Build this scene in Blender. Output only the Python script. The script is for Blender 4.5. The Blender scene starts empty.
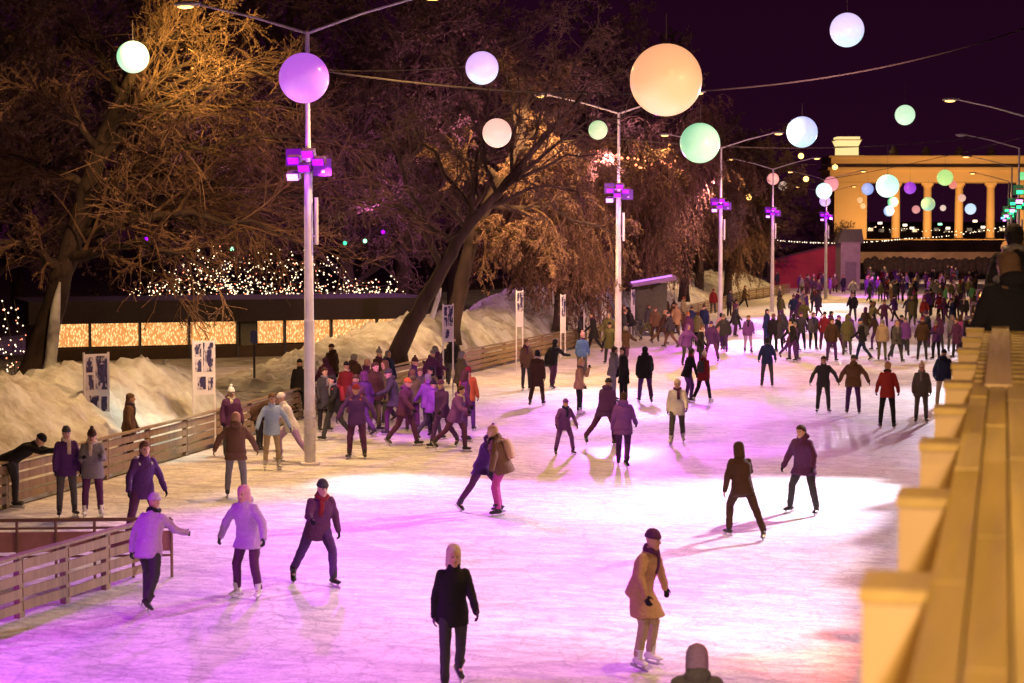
import bpy, math, random
from mathutils import Vector, Matrix, noise
V = Vector
R = math.radians
rng = random.Random(7)
SC = bpy.context.scene
COL = SC.collection

# ------------------------------------------------------------------ camera
FPX = 1850.0
CAMZ = 5.4
pitch = math.atan((341.5 - 236) / FPX)
yaw = math.atan((1003 - 512) / FPX)          # the rink runs along +Y
cam_d = bpy.data.cameras.new('camera'); cam = bpy.data.objects.new('camera', cam_d); COL.objects.link(cam)
cam.location = (0, 0, CAMZ)
fwd = V((-math.sin(yaw) * math.cos(pitch), math.cos(yaw) * math.cos(pitch), -math.sin(pitch)))
cam.rotation_euler = fwd.to_track_quat('-Z', 'Y').to_euler()
cam_d.sensor_width = 36; cam_d.lens = FPX / 1024 * 36
cam_d.clip_start = 0.1; cam_d.clip_end = 2000
cam_d.dof.use_dof = True; cam_d.dof.focus_distance = 52; cam_d.dof.aperture_fstop = 3.0
SC.camera = cam
CR = fwd.cross(V((0, 0, 1))).normalized(); CU = CR.cross(fwd)
CO = V((0, 0, CAMZ))

def ray(px, py):
    return fwd + CR * ((px - 512) / FPX) + CU * ((341.5 - py) / FPX)
def P(px, py, d):
    return CO + ray(px, py) * d
def G(px, py, z=0.0):
    r = ray(px, py); t = (z - CAMZ) / r.z
    return CO + r * t
def Wz(py, d):
    return P(512, py, d).z

# ------------------------------------------------------------------ render
SC.render.engine = 'CYCLES'
SC.view_settings.view_transform = 'Standard'; SC.view_settings.look = 'None'
SC.view_settings.exposure = 0; SC.view_settings.gamma = 1
SC.cycles.use_denoising = True
SC.cycles.max_bounces = 4; SC.cycles.diffuse_bounces = 2; SC.cycles.glossy_bounces = 2
SC.cycles.transparent_max_bounces = 8
SC.cycles.sample_clamp_indirect = 4
SC.cycles.use_light_tree = True
try: SC.render.threads_mode = 'AUTO'
except Exception: pass

w = bpy.data.worlds.new('World'); SC.world = w; w.use_nodes = True
nt = w.node_tree; bg = nt.nodes['Background']
tc = nt.nodes.new('ShaderNodeTexCoord'); sx = nt.nodes.new('ShaderNodeSeparateXYZ'); rp = nt.nodes.new('ShaderNodeValToRGB')
nt.links.new(tc.outputs['Generated'], sx.inputs[0]); nt.links.new(sx.outputs['Z'], rp.inputs[0]); nt.links.new(rp.outputs[0], bg.inputs[0])
rp.color_ramp.elements[0].position = 0.0; rp.color_ramp.elements[0].color = (0.018, 0.0025, 0.012, 1)
rp.color_ramp.elements[1].position = 0.22; rp.color_ramp.elements[1].color = (0.009, 0.0008, 0.007, 1)
bg.inputs[1].default_value = 1.0

# ------------------------------------------------------------------ materials
MC = {}
def mat(key, col, rough=0.7, metal=0.0, emit=None, es=0.0, var=0.15, scale=6.0, bump=0.0, bscale=None, stretch=None, spec=0.4):
    if key in MC: return MC[key]
    m = bpy.data.materials.new(key); m.use_nodes = True; MC[key] = m
    n = m.node_tree.nodes; l = m.node_tree.links; b = n['Principled BSDF']
    b.inputs['Roughness'].default_value = rough; b.inputs['Metallic'].default_value = metal
    b.inputs['Specular IOR Level'].default_value = spec
    t = n.new('ShaderNodeTexCoord'); mp = n.new('ShaderNodeMapping'); l.new(t.outputs['Object'], mp.inputs[0])
    if stretch: mp.inputs['Scale'].default_value = stretch
    nz = n.new('ShaderNodeTexNoise'); nz.inputs['Scale'].default_value = scale; nz.inputs['Detail'].default_value = 5
    l.new(mp.outputs[0], nz.inputs['Vector'])
    r = n.new('ShaderNodeValToRGB'); l.new(nz.outputs['Fac'], r.inputs[0])
    r.color_ramp.elements[0].position = 0.3; r.color_ramp.elements[1].position = 0.7
    c = V(col[:3])
    r.color_ramp.elements[0].color = (*(c * (1 - var)), 1); r.color_ramp.elements[1].color = (*[min(1, x) for x in c * (1 + var)], 1)
    l.new(r.outputs[0], b.inputs['Base Color'])
    if emit: b.inputs['Emission Color'].default_value = (*emit, 1); b.inputs['Emission Strength'].default_value = es
    if bump:
        n2 = n.new('ShaderNodeTexNoise'); n2.inputs['Scale'].default_value = bscale or scale * 3; n2.inputs['Detail'].default_value = 6
        l.new(mp.outputs[0], n2.inputs['Vector'])
        bp = n.new('ShaderNodeBump'); bp.inputs['Strength'].default_value = bump; bp.inputs['Distance'].default_value = 0.05
        l.new(n2.outputs['Fac'], bp.inputs['Height']); l.new(bp.outputs[0], b.inputs['Normal'])
    return m

def lamp_mat(key, col, s):
    if key in MC: return MC[key]
    m = bpy.data.materials.new(key); m.use_nodes = True; MC[key] = m
    b = m.node_tree.nodes['Principled BSDF']; b.inputs['Base Color'].default_value = (0.02, 0.02, 0.02, 1)
    b.inputs['Emission Color'].default_value = (*col, 1); b.inputs['Emission Strength'].default_value = s
    return m

M_steel = mat('painted_steel', (0.55, 0.53, 0.56), 0.45, 0.2, scale=3, bump=0.05)
M_dark = mat('dark_metal', (0.03, 0.03, 0.035), 0.5, 0.3)
M_bark = mat('bark', (0.05, 0.032, 0.028), 0.95, scale=2.5, var=0.4, bump=1.0, bscale=9, stretch=(1, 1, 0.25))
M_barksnow = mat('bark_snow', (0.7, 0.7, 0.72), 0.8, scale=4, bump=0.4)
M_twig = mat('twig', (0.15, 0.085, 0.052), 0.9, scale=1.5, var=0.35)
M_twigd = mat('twig_dark', (0.10, 0.062, 0.055), 0.9, scale=1.0, var=0.35)
M_leaf = mat('dry_leaf', (0.17, 0.095, 0.07), 0.8, scale=3, var=0.4)
M_wire = mat('cable_black', (0.12, 0.10, 0.08), 0.6)

def wood(key, col, axis=1, var=0.22, sc=1.0):
    if key in MC: return MC[key]
    st = [14 * sc] * 3; st[axis] = 0.9 * sc
    return mat(key, col, 0.6, scale=1.0, var=var, bump=0.25, bscale=2.5, stretch=st)

M_snow = None
def snow_mat():
    m = bpy.data.materials.new('snow'); m.use_nodes = True
    n = m.node_tree.nodes; l = m.node_tree.links; b = n['Principled BSDF']
    b.inputs['Roughness'].default_value = 0.75
    t = n.new('ShaderNodeTexCoord')
    nz = n.new('ShaderNodeTexNoise'); nz.inputs['Scale'].default_value = 0.9; nz.inputs['Detail'].default_value = 9; nz.inputs['Roughness'].default_value = 0.65
    l.new(t.outputs['Object'], nz.inputs['Vector'])
    r = n.new('ShaderNodeValToRGB'); l.new(nz.outputs['Fac'], r.inputs[0])
    e = r.color_ramp.elements; e[0].position = 0.36; e[0].color = (0.34, 0.31, 0.30, 1); e[1].position = 0.60; e[1].color = (0.60, 0.63, 0.66, 1)
    l.new(r.outputs[0], b.inputs['Base Color'])
    n2 = n.new('ShaderNodeTexNoise'); n2.inputs['Scale'].default_value = 4; n2.inputs['Detail'].default_value = 8
    l.new(t.outputs['Object'], n2.inputs['Vector'])
    vo = n.new('ShaderNodeTexVoronoi'); vo.inputs['Scale'].default_value = 3.2; l.new(t.outputs['Object'], vo.inputs['Vector'])
    ad = n.new('ShaderNodeMath'); ad.operation = 'ADD'; l.new(n2.outputs['Fac'], ad.inputs[0]); l.new(vo.outputs['Distance'], ad.inputs[1])
    bp = n.new('ShaderNodeBump'); bp.inputs['Strength'].default_value = 0.8; bp.inputs['Distance'].default_value = 0.07
    l.new(ad.outputs[0], bp.inputs['Height']); l.new(bp.outputs[0], b.inputs['Normal'])
    return m
M_snow = snow_mat()

def ice_mat():
    m = bpy.data.materials.new('ice'); m.use_nodes = True
    n = m.node_tree.nodes; l = m.node_tree.links; b = n['Principled BSDF']
    b.inputs['Specular IOR Level'].default_value = 0.35
    t = n.new('ShaderNodeTexCoord')
    def N(kind): return n.new('ShaderNode' + kind)
    # large worn / wet patches
    a = N('TexNoise'); a.inputs['Scale'].default_value = 0.16; a.inputs['Detail'].default_value = 6; l.new(t.outputs['Object'], a.inputs['Vector'])
    # streaks left by blades, in two directions
    def streak(rot, sx, sy, sc, seed):
        mp = N('Mapping'); mp.inputs['Rotation'].default_value = (0, 0, R(rot)); mp.inputs['Scale'].default_value = (sx, sy, 1); mp.inputs['Location'].default_value = (seed, seed, 0)
        l.new(t.outputs['Object'], mp.inputs[0])
        wv = N('TexNoise'); wv.inputs['Scale'].default_value = sc; wv.inputs['Detail'].default_value = 7; wv.inputs['Distortion'].default_value = 1.5
        l.new(mp.outputs[0], wv.inputs['Vector']); return wv
    s1 = streak(62, 0.6, 1.6, 1.6, 3); s2 = streak(118, 0.6, 1.6, 2.0, 9); s3 = streak(85, 1.0, 1.6, 9.0, 17)
    # thin scratches: rims of distorted voronoi cells
    def scratch(scale, dist):
        nz = N('TexNoise'); nz.inputs['Scale'].default_value = 0.7; nz.inputs['Detail'].default_value = 3; l.new(t.outputs['Object'], nz.inputs['Vector'])
        mx = N('MixRGB'); mx.blend_type = 'ADD'; mx.inputs[0].default_value = dist
        l.new(t.outputs['Object'], mx.inputs[1]); l.new(nz.outputs['Color'], mx.inputs[2])
        vo = N('TexVoronoi'); vo.feature = 'DISTANCE_TO_EDGE'; vo.inputs['Scale'].default_value = scale; l.new(mx.outputs[0], vo.inputs['Vector'])
        r = N('ValToRGB'); r.color_ramp.elements[0].position = 0.0; r.color_ramp.elements[0].color = (0, 0, 0, 1)
        r.color_ramp.elements[1].position = 0.035; r.color_ramp.elements[1].color = (1, 1, 1, 1)
        l.new(vo.outputs['Distance'], r.inputs[0]); return r
    c1 = scratch(1.7, 4.0); c2 = scratch(4.2, 3.0); c3 = scratch(0.8, 7.0)
    r = N('ValToRGB'); e = r.color_ramp.elements
    e[0].position = 0.33; e[0].color = (0.48, 0.46, 0.53, 1); e[1].position = 0.66; e[1].color = (0.82, 0.82, 0.83, 1)
    ma = N('Math'); ma.operation = 'ADD'; l.new(s1.outputs['Fac'], ma.inputs[0]); l.new(s2.outputs['Fac'], ma.inputs[1])
    mb = N('Math'); mb.operation = 'ADD'; l.new(ma.outputs[0], mb.inputs[0]); l.new(s3.outputs['Fac'], mb.inputs[1])
    mc = N('Math'); mc.operation = 'ADD'; l.new(mb.outputs[0], mc.inputs[0]); l.new(a.outputs['Fac'], mc.inputs[1])
    md = N('Math'); md.operation = 'MULTIPLY'; md.inputs[1].default_value = 0.25; l.new(mc.outputs[0], md.inputs[0])
    me = N('MapRange'); me.inputs['From Min'].default_value = 0.40; me.inputs['From Max'].default_value = 0.60; me.inputs['To Min'].default_value = 0.2; me.inputs['To Max'].default_value = 0.75
    l.new(md.outputs[0], me.inputs[0]); l.new(me.outputs[0], r.inputs[0])
    col = r.outputs[0]
    for c, f in ((c1, .20), (c2, .20), (c3, .17)):
        mx = N('MixRGB'); mx.blend_type = 'MULTIPLY'; mx.inputs[0].default_value = f; l.new(col, mx.inputs[1]); l.new(c.outputs[0], mx.inputs[2]); col = mx.outputs[0]
    l.new(col, b.inputs['Base Color'])
    rr = N('MapRange'); rr.inputs['From Min'].default_value = 0.35; rr.inputs['From Max'].default_value = 0.65; rr.inputs['To Min'].default_value = 0.38; rr.inputs['To Max'].default_value = 0.8
    l.new(a.outputs['Fac'], rr.inputs[0]); l.new(rr.outputs[0], b.inputs['Roughness'])
    bp = N('Bump'); bp.inputs['Strength'].default_value = 0.16; bp.inputs['Distance'].default_value = 0.03
    l.new(mc.outputs[0], bp.inputs['Height']); l.new(bp.outputs[0], b.inputs['Normal'])
    return m
M_ice = ice_mat()

# ------------------------------------------------------------------ mesh builder
ORG = {}
def origin_of(o):
    return ORG.get(o.name, V((0, 0, 0))) if o else V((0, 0, 0))

class MB:
    def __init__(s): s.v = []; s.f = []; s.mi = []
    def add(s, vs, fs, mi=0):
        k = len(s.v); s.v += [tuple(x) for x in vs]
        s.f += [tuple(i + k for i in f) for f in fs]; s.mi += [mi] * len(fs)
    def hexa(s, p, mi=0):   # 8 points: bottom ring 0-3, top ring 4-7
        s.add(p, [(3, 2, 1, 0), (4, 5, 6, 7), (0, 1, 5, 4), (1, 2, 6, 5), (2, 3, 7, 6), (3, 0, 4, 7)], mi)
    def box(s, c, h, ax=None, mi=0):
        c = V(c); X, Y, Z = ax if ax else (V((1, 0, 0)), V((0, 1, 0)), V((0, 0, 1)))
        hx, hy, hz = h
        s.hexa([c + X * a * hx + Y * b * hy + Z * d * hz for d in (-1, 1) for a, b in ((-1, -1), (1, -1), (1, 1), (-1, 1))], mi)
    def bar(s, a, b, hw, hz, mi=0):   # box from a to b, half width, half height
        a = V(a); b = V(b); Y = (b - a); L = Y.length; Y.normalize()
        X = Y.cross(V((0, 0, 1))); X = X.normalized() if X.length > 1e-4 else V((1, 0, 0)); Z = X.cross(Y)
        s.box((a + b) / 2, (hw, L / 2, hz), (X, Y, Z), mi)
    def tube(s, pts, rad, n=6, mi=0, cap=True):
        pts = [V(p) for p in pts]; k = len(s.v)
        if not hasattr(rad, '__len__'): rad = [rad] * len(pts)
        d = (pts[1] - pts[0]).normalized()
        u = d.cross(V((0, 0, 1)) if abs(d.z) < 0.9 else V((1, 0, 0))).normalized()
        for i, p in enumerate(pts):
            if i == 0: d = pts[1] - p
            elif i == len(pts) - 1: d = p - pts[i - 1]
            else: d = pts[i + 1] - pts[i - 1]
            d.normalize(); u = (u - d * u.dot(d)).normalized(); v = d.cross(u)
            for j in range(n):
                a = 2 * math.pi * j / n
                q = p + (u * math.cos(a) + v * math.sin(a)) * rad[i]; s.v.append((q.x, q.y, q.z))
        for i in range(len(pts) - 1):
            for j in range(n):
                j2 = (j + 1) % n
                s.f.append((k + i * n + j, k + i * n + j2, k + (i + 1) * n + j2, k + (i + 1) * n + j)); s.mi.append(mi)
        if cap:
            s.f.append(tuple(k + j for j in reversed(range(n)))); s.mi.append(mi)
            e = k + (len(pts) - 1) * n; s.f.append(tuple(e + j for j in range(n))); s.mi.append(mi)
    def rings(s, R_, n=14, mi=0):    # R_: (centre, u, v) ellipses
        k = len(s.v)
        for c, u, v in R_:
            for j in range(n):
                a = 2 * math.pi * j / n; q = c + u * math.cos(a) + v * math.sin(a); s.v.append((q.x, q.y, q.z))
        for i in range(len(R_) - 1):
            for j in range(n):
                j2 = (j + 1) % n
                s.f.append((k + i * n + j, k + i * n + j2, k + (i + 1) * n + j2, k + (i + 1) * n + j)); s.mi.append(mi)
        s.f.append(tuple(k + j for j in reversed(range(n)))); s.mi.append(mi)
        e = k + (len(R_) - 1) * n; s.f.append(tuple(e + j for j in range(n))); s.mi.append(mi)
    def capsule(s, a, b, ra, rb, n=10, mi=0):
        a = V(a); b = V(b); d = b - a
        d = d.normalized() if d.length > 1e-6 else V((0, 0, 1))
        u = d.cross(V((0, 1, 0)) if abs(d.y) < 0.9 else V((1, 0, 0))).normalized(); v = d.cross(u)
        R_ = []
        for t in (-80, -50, -22): R_.append((a + d * ra * math.sin(R(t)), u * ra * math.cos(R(t)), v * ra * math.cos(R(t))))
        R_.append((a, u * ra, v * ra)); R_.append((b, u * rb, v * rb))
        for t in (22, 50, 80): R_.append((b + d * rb * math.sin(R(t)), u * rb * math.cos(R(t)), v * rb * math.cos(R(t))))
        s.rings(R_, n, mi)
    def ell(s, c, u, v, w_, n=14, m=8, mi=0):
        R_ = []
        for i in range(m + 1):
            t = R(-86 + 172 * i / m); R_.append((c + w_ * math.sin(t), u * math.cos(t), v * math.cos(t)))
        s.rings(R_, n, mi)
    def mesh(s, name, org=V((0, 0, 0)), smooth=False):
        me = bpy.data.meshes.new(name)
        ox, oy, oz = org
        me.from_pydata([(x - ox, y - oy, z - oz) for x, y, z in s.v], [], s.f)
        me.polygons.foreach_set('material_index', s.mi)
        if smooth: me.polygons.foreach_set('use_smooth', [True] * len(me.polygons))
        me.update(); return me
    def build(s, name, mats, parent=None, smooth=False, org=None):
        o0 = origin_of(parent) if parent else (V(org) if org is not None else V((0, 0, 0)))
        me = s.mesh(name, o0, smooth)
        for m in (mats if isinstance(mats, (list, tuple)) else [mats]): me.materials.append(m)
        o = bpy.data.objects.new(name, me); COL.objects.link(o)
        if parent: o.parent = parent
        elif org is not None: o.location = o0
        ORG[o.name] = V(o0)
        return o

def tag(o, label=None, cat=None, group=None, kind=None):
    if label: o['label'] = label
    if cat: o['category'] = cat
    if group: o['group'] = group
    if kind: o['kind'] = kind
    return o
def thing(name, label, cat, loc, group=None):
    o = bpy.data.objects.new(name, None); COL.objects.link(o); o.location = loc; o.empty_display_size = 0.2
    ORG[o.name] = V(loc); return tag(o, label, cat, group)
def copy_tree(o, parent=None):
    c = o.copy(); COL.objects.link(c)
    if parent: c.parent = parent
    ORG[c.name] = ORG.get(o.name, V((0, 0, 0)))
    for ch in o.children: copy_tree(ch, c)
    return c

def spot(src, tgt, col, W, ang=50, blend=0.8, rad=0.15, name='flood_and_fill_light'):
    d = bpy.data.lights.new(name, 'SPOT'); d.color = col; d.energy = W; d.spot_size = R(ang); d.spot_blend = blend; d.shadow_soft_size = rad
    o = bpy.data.objects.new(name, d); COL.objects.link(o); o.location = src
    o.rotation_euler = (V(tgt) - V(src)).to_track_quat('-Z', 'Y').to_euler(); return o
def point(src, col, W, rad=0.2, name='lamp_glow'):
    d = bpy.data.lights.new(name, 'POINT'); d.color = col; d.energy = W; d.shadow_soft_size = rad
    o = bpy.data.objects.new(name, d); COL.objects.link(o); o.location = src; return o

# ------------------------------------------------------------------ ground, ice
mb = MB(); mb.add([(-400, -60, -0.05), (250, -60, -0.05), (250, 900, -0.05), (-400, 900, -0.05)], [(0, 1, 2, 3)])
tag(mb.build('ground', mat('packed_snow_ground', (0.16, 0.13, 0.12), 0.9, scale=0.3, var=0.35, bump=0.5)), kind='structure')

fence_px = [(-60, 528), (0, 511), (60, 494), (120, 476), (200, 452), (250, 437), (300, 420), (360, 402), (420, 386), (480, 371), (540, 357), (600, 343), (660, 328), (720, 311), (745, 301), (790, 294)]
FP = [G(*p) for p in fence_px]
FP = [FP[0] + (FP[0] - FP[1]) * 3] + FP
ice_pts = [(5, 8), (5, 245), (-75, 245)] + [(p.x - .02, p.y) for p in reversed(FP)] + [(FP[0].x, 8)]
mb = MB(); mb.add([(x, y, 0) for x, y in ice_pts], [tuple(range(len(ice_pts)))])
tag(mb.build('ice', M_ice), kind='structure')

# ------------------------------------------------------------------ snow banks outside the board fence
ctrl = {0: (1.5, 3.5, 0.6), 1: (1.6, 3.5, 0.7), 2: (1.35, 3.5, 0.6), 3: (1.6, 3.2, .4), 4: (2.0, 3.0, .3), 5: (2.05, 3.2, .3), 6: (2.0, 3.0, .3), 7: (.35, 3.0, .4), 8: (.8, 2.6, .35), 9: (1.5, 2.8, .35),
        10: (2.1, 2.8, .4), 11: (1.9, 3, .5), 12: (2.6, 4, .8), 13: (2.6, 5, 1.6), 14: (2.4, 5, 2.0), 15: (2.2, 5, 2.2), 16: (1.8, 5, 2.0)}
def sm(x): x = max(0, min(1, x)); return x * x * (3 - 2 * x)
segs = []; acc = 0
cum = [0]
for i in range(len(FP) - 1): cum.append(cum[-1] + (FP[i + 1] - FP[i]).length)
def fence_at(s):
    for i in range(len(FP) - 1):
        if s <= cum[i + 1] or i == len(FP) - 2:
            t = (s - cum[i]) / (cum[i + 1] - cum[i]); break
    # smoothed normal
    def nrm(j):
        j = max(0, min(len(FP) - 2, j)); d = (FP[j + 1] - FP[j]).normalized(); return V((-d.y, d.x, 0))
    n = (nrm(i - 1) * (0.5 * (1 - t)) + nrm(i) * 0.5 + nrm(i + 1) * (0.5 * t)).normalized()
    p = FP[i].lerp(FP[i + 1], t)
    c = [ctrl[i][k] * (1 - sm(t)) + ctrl[i + 1][k] * sm(t) for k in range(3)]
    return p, n, c
def bank_z(p, c, t, s):
    H, tp, hb = c
    if t < tp: z = H * sm((t + .15) / tp) ** 0.75
    else: z = (hb + (H - hb) * (1 - sm((t - tp) / 4.5))) * (1 - .85 * sm((t - tp - 2) / 5.0))
    nn = noise.noise(V((p.x * .55, p.y * .55, 0))) * .32 + noise.noise(V((p.x * 1.7, p.y * 1.7, 3))) * .16 + max(0, noise.noise(V((p.x * 3.1, p.y * 3.1, 7)))) * .30 + max(0, noise.noise(V((p.x * 7, p.y * 7, 9)))) * .14
    z = z + nn * min(1, z) * min(1, t / 1.0)
    return max(-0.03, z * (1 - sm((t - 24) / 12)))
NS = 760; ts = [0.25 + 0.16 * k for k in range(50)] + [8.5 + .8 * k for k in range(30)]
mb = MB(); vs = []
for i in range(NS + 1):
    s = cum[-1] * i / NS; p, n, c = fence_at(s)
    for t in ts:
        q = p + n * t; vs.append((q.x, q.y, bank_z(q, c, t, s) if t > .26 else -0.04))
NT = len(ts)
mb.add(vs, [(i * NT + j, i * NT + j + 1, (i + 1) * NT + j + 1, (i + 1) * NT + j) for i in range(NS) for j in range(NT - 1)])
tag(mb.build('snow_bank_terrain', M_snow, smooth=True), kind='structure')
def bank_height(q):
    # nearest fence arclength
    best = None
    for i in range(0, 201):
        s = cum[-1] * i / 200; p, n, c = fence_at(s); t = (V((q.x, q.y, 0)) - p).dot(n); e = abs((V((q.x, q.y, 0)) - p - n * t).length)
        if best is None or e < best[0]: best = (e, p, c, t, s)
    return bank_z(V((q.x, q.y, 0)), best[2], best[3], best[4]) if best[3] > .2 else 0.0

# ------------------------------------------------------------------ fences
W_fence = wood('fence_wood', (0.27, 0.19, 0.11), axis=2, sc=.5)
W_post = wood('fence_post_wood', (0.26, 0.19, 0.12), axis=2, sc=.7)
def board_fence(pts, h, label, step, nb=4, gap=.05, bw=None, first=0.12, capr=True):
    o = thing('board_fence', label, 'fence', pts[0])
    cu = [0]
    for i in range(len(pts) - 1): cu.append(cu[-1] + (pts[i + 1] - pts[i]).length)
    def at(s):
        for i in range(len(pts) - 1):
            if s <= cu[i + 1] or i == len(pts) - 2:
                return pts[i].lerp(pts[i + 1], min(1, (s - cu[i]) / (cu[i + 1] - cu[i])))
    n = max(1, round(cu[-1] / step)); st = cu[-1] / n
    bh = (h - first - gap * (nb - 1)) / nb
    for i in range(n):
        a = at(i * st); b = at((i + 1) * st); d = (b - a).normalized(); X = V((d.y, -d.x, 0))
        m = MB(); pz = h + .06
        m.box(a + V((0, 0, pz / 2)) - X * .05, (.05, .06, pz / 2), (X, d, V((0, 0, 1))))
        m.build('post', W_post, o)
        m = MB()
        for k in range(nb):
            z = first + bh / 2 + k * (bh + gap) + rng.uniform(-.006, .006)
            m.bar(a + d * .012 + V((0, 0, z)), b - d * .012 + V((0, 0, z + rng.uniform(-.008, .008))), .014, bh / 2)
        m.build('board_panel', W_fence, o)
    for i in range(n):
        a = at(i * st); b = at((i + 1) * st)
        if capr:
            m = MB(); m.bar(a + V((0, 0, h + .082)), b + V((0, 0, h + .082)), .075, .02); m.build('top_rail', W_post, o)
    return o
def resample(a, b): return [p.copy() for p in FP[a:b]]
board_fence(resample(0, 8), .86, 'long straw coloured board fence beneath the near snow bank on the walkway side', 2.2)
board_fence(resample(7, 17), .86, 'long board fence beneath the snow slope with the leaning tree, running to the far end', 3.0)
near = [G(-70, 652), G(0, 625), G(60, 606), G(122, 585), G(150, 577)]
nf = board_fence(near, .82, 'near curved board fence with wide gaps, violet light shining through its slats', 1.15, nb=4, gap=.06, first=.1)

# steel railing behind the near fence
a = G(-60, 580); b = G(172, 577)
o = thing('steel_railing', 'low brown steel railing behind the near curved board fence', 'railing', a)
for z, r in ((.93, .03), (.80, .02), (.35, .02)):
    m = MB(); m.tube([a + V((0, 0, z)), b + V((0, 0, z))], r, 8); m.build('rail', mat('rail_paint', (.22, .12, .09), .5), o)
for k in range(7):
    q = a.lerp(b, k / 6); m = MB(); m.tube([q, q + V((0, 0, .93))], .025, 8); m.build('post', mat('rail_paint', (0, 0, 0)), o)
q = [a + V((0, 0, .42)), b + V((0, 0, .42)), b + V((0, 0, .74)), a + V((0, 0, .74))]
m = MB(); m.bar(a + V((0, .02, .58)), b + V((0, .02, .58)), .008, .16)
m.build('infill_board', mat('pink_board', (.42, .2, .17), .6), o)

# ------------------------------------------------------------------ lamp posts
L_sod = lamp_mat('sodium_lens', (1.0, .50, .14), 4.5)
L_pur = lamp_mat('violet_lens', (.42, .0, 1.0), 2.0)
L_purw = lamp_mat('white_violet_lens', (1.0, .30, 1.0), 3.0)
L_grn = lamp_mat('green_lens', (.04, 1.0, .35), 2.2)
M_pole = mat('pole_paint', (.80, .77, .82), .45, .1, scale=2, bump=.05)
M_tape = mat('pole_tape', (.75, .72, .72), .6, scale=30, var=.2)
M_housing = mat('flood_housing', (.12, .05, .16), .45, .4)
L_gel = lamp_mat('violet_gel_glow', (.30, .0, .62), .55); L_gelg = lamp_mat('green_gel_glow', (.0, .3, .1), .3)  # gel panels glow by emission, standing in for the glow around the floods
SOD = (1.0, .56, .20); PUR = (.64, .025, 1.0); WHT = (1.0, .80, .97)
ordn = ['nearest', 'second', 'third', 'fourth', 'fifth', 'sixth']

def lamp_post(base, label, fixture='violet', arms=(1, 1), rise=.75, reach=2.75, hz=10.15, r0=.11, grp='lamp posts along the middle of the rink'):
    o = thing('lamp_post', label, 'lamp post', base, grp)
    b = V(base)
    m = MB(); m.tube([b, b + V((0, 0, .06)), b + V((0, 0, .07)), b + V((0, 0, 3.4)), b + V((0, 0, 3.45)), b + V((0, 0, 6.95)), b + V((0, 0, 7.0)), b + V((0, 0, hz))],
                     [.24, .24, r0 + .02, r0 + .01, r0, r0 - .015, .065, .05], 14)
    m.build('pole', M_pole, o, smooth=False)
    m = MB()
    for k in range(5): m.tube([b + V((0, 0, .35 + k * .2)), b + V((0, 0, .5 + k * .2))], r0 + .034, 14)
    m.build('tape_wrap', M_tape, o)
    for sx_, on in ((-1, arms[0]), (1, arms[1])):
        if not on: continue
        top = b + V((0, 0, hz - .03)); end = top + V((sx_ * reach, 0, rise))
        m = MB(); m.tube([top, top + V((sx_ * reach * .5, 0, rise * .56)), end], [.035, .03, .026], 8); ar = m.build('arm', M_pole, o)
        m = MB(); c = end + V((sx_ * .28, 0, .02))
        m.rings([(c + V((t * sx_, 0, .0)), V((0, hw, 0)), V((0, 0, hh))) for t, hw, hh in ((-.34, .04, .04), (-.2, .1, .06), (.05, .13, .075), (.26, .1, .05), (.34, .03, .02))], 12)
        hd = m.build('lamp_head', M_steel, o)
        m = MB(); m.rings([(c + V((t * sx_, 0, -.07)), V((0, hw, 0)), V((0, 0, hh))) for t, hw, hh in ((-.15, .03, .01), (-.08, .09, .035), (.1, .1, .045), (.24, .03, .01))], 12)
        m.build('lens', L_sod if on != 2 else M_steel, hd)
    if fixture:
        lm = {'violet': L_pur, 'green': L_grn}[fixture]
        for k, (dx, dy, dz, mt) in enumerate(((-.30, -.1, .24, lm), (.32, -.12, .2, lm), (-.32, -.1, -.14, L_purw), (.10, -.22, .38, lm), (.02, -.25, .05, lm))):
            if fixture == 'green': mt = lm if k != 2 else L_purw
            c = b + V((dx, dy, 6.95 + dz)); ax = (V((1, 0, 0)), V((0, .9, .43)), V((0, -.43, .9)))
            m = MB(); m.box(c, (.15, .08, .09), ax); m.box(c + V((0, .1, .05)), (.05, .06, .03)); f = m.build('floodlight', M_housing, o)
            m = MB(); m.box(c - ax[1] * .1, (.13, .02, .075), ax); m.build('lens', mt, f)
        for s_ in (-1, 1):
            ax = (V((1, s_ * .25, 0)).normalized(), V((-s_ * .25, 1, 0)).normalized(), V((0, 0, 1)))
            m = MB(); m.box(b + V((s_ * .36, -.02, 7.12 - .12 * s_)), (.21, .006, .2), ax); m.build('gel_glow_panel', L_gel if fixture == 'violet' else L_gelg, o)
        m = MB(); m.box(b + V((0, 0, 6.9)), (.42, .03, .03)); m.box(b + V((0, 0, 7.2)), (.42, .03, .03)); m.build('bracket', M_steel, o)
        m = MB(); m.tube([b + V((.2, 0, 5.2)), b + V((.2, 0, 6.3))], .05, 8); m.box(b + V((.14, 0, 5.4)), (.07, .02, .02)); m.build('antenna', M_pole, o)
    return o
lab = ['tall white lamp post nearest the camera, striped tape near its foot', 'second tall lamp post along the ice, before the orange trees',
       'third tall lamp post along the ice, with a white balloon above its violet lamps', 'fourth tall lamp post along the ice, near the dark red wall',
       'fifth tall lamp post, standing alone in front of the red wall']
bases = [G(310, 465), G(618, 375), G(720, 336), G(772, 312), G(825.5, 299.5)]
poles = []
for i, bs in enumerate(bases):
    poles.append(lamp_post(bs, lab[i], r0=.112))
lamp_post(P(806 + 20, 181, 205) * 1 - V((0, 0, Wz(181, 205))), 'distant sixth lamp post with two amber heads beside the portico', None, r0=.11)
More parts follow.
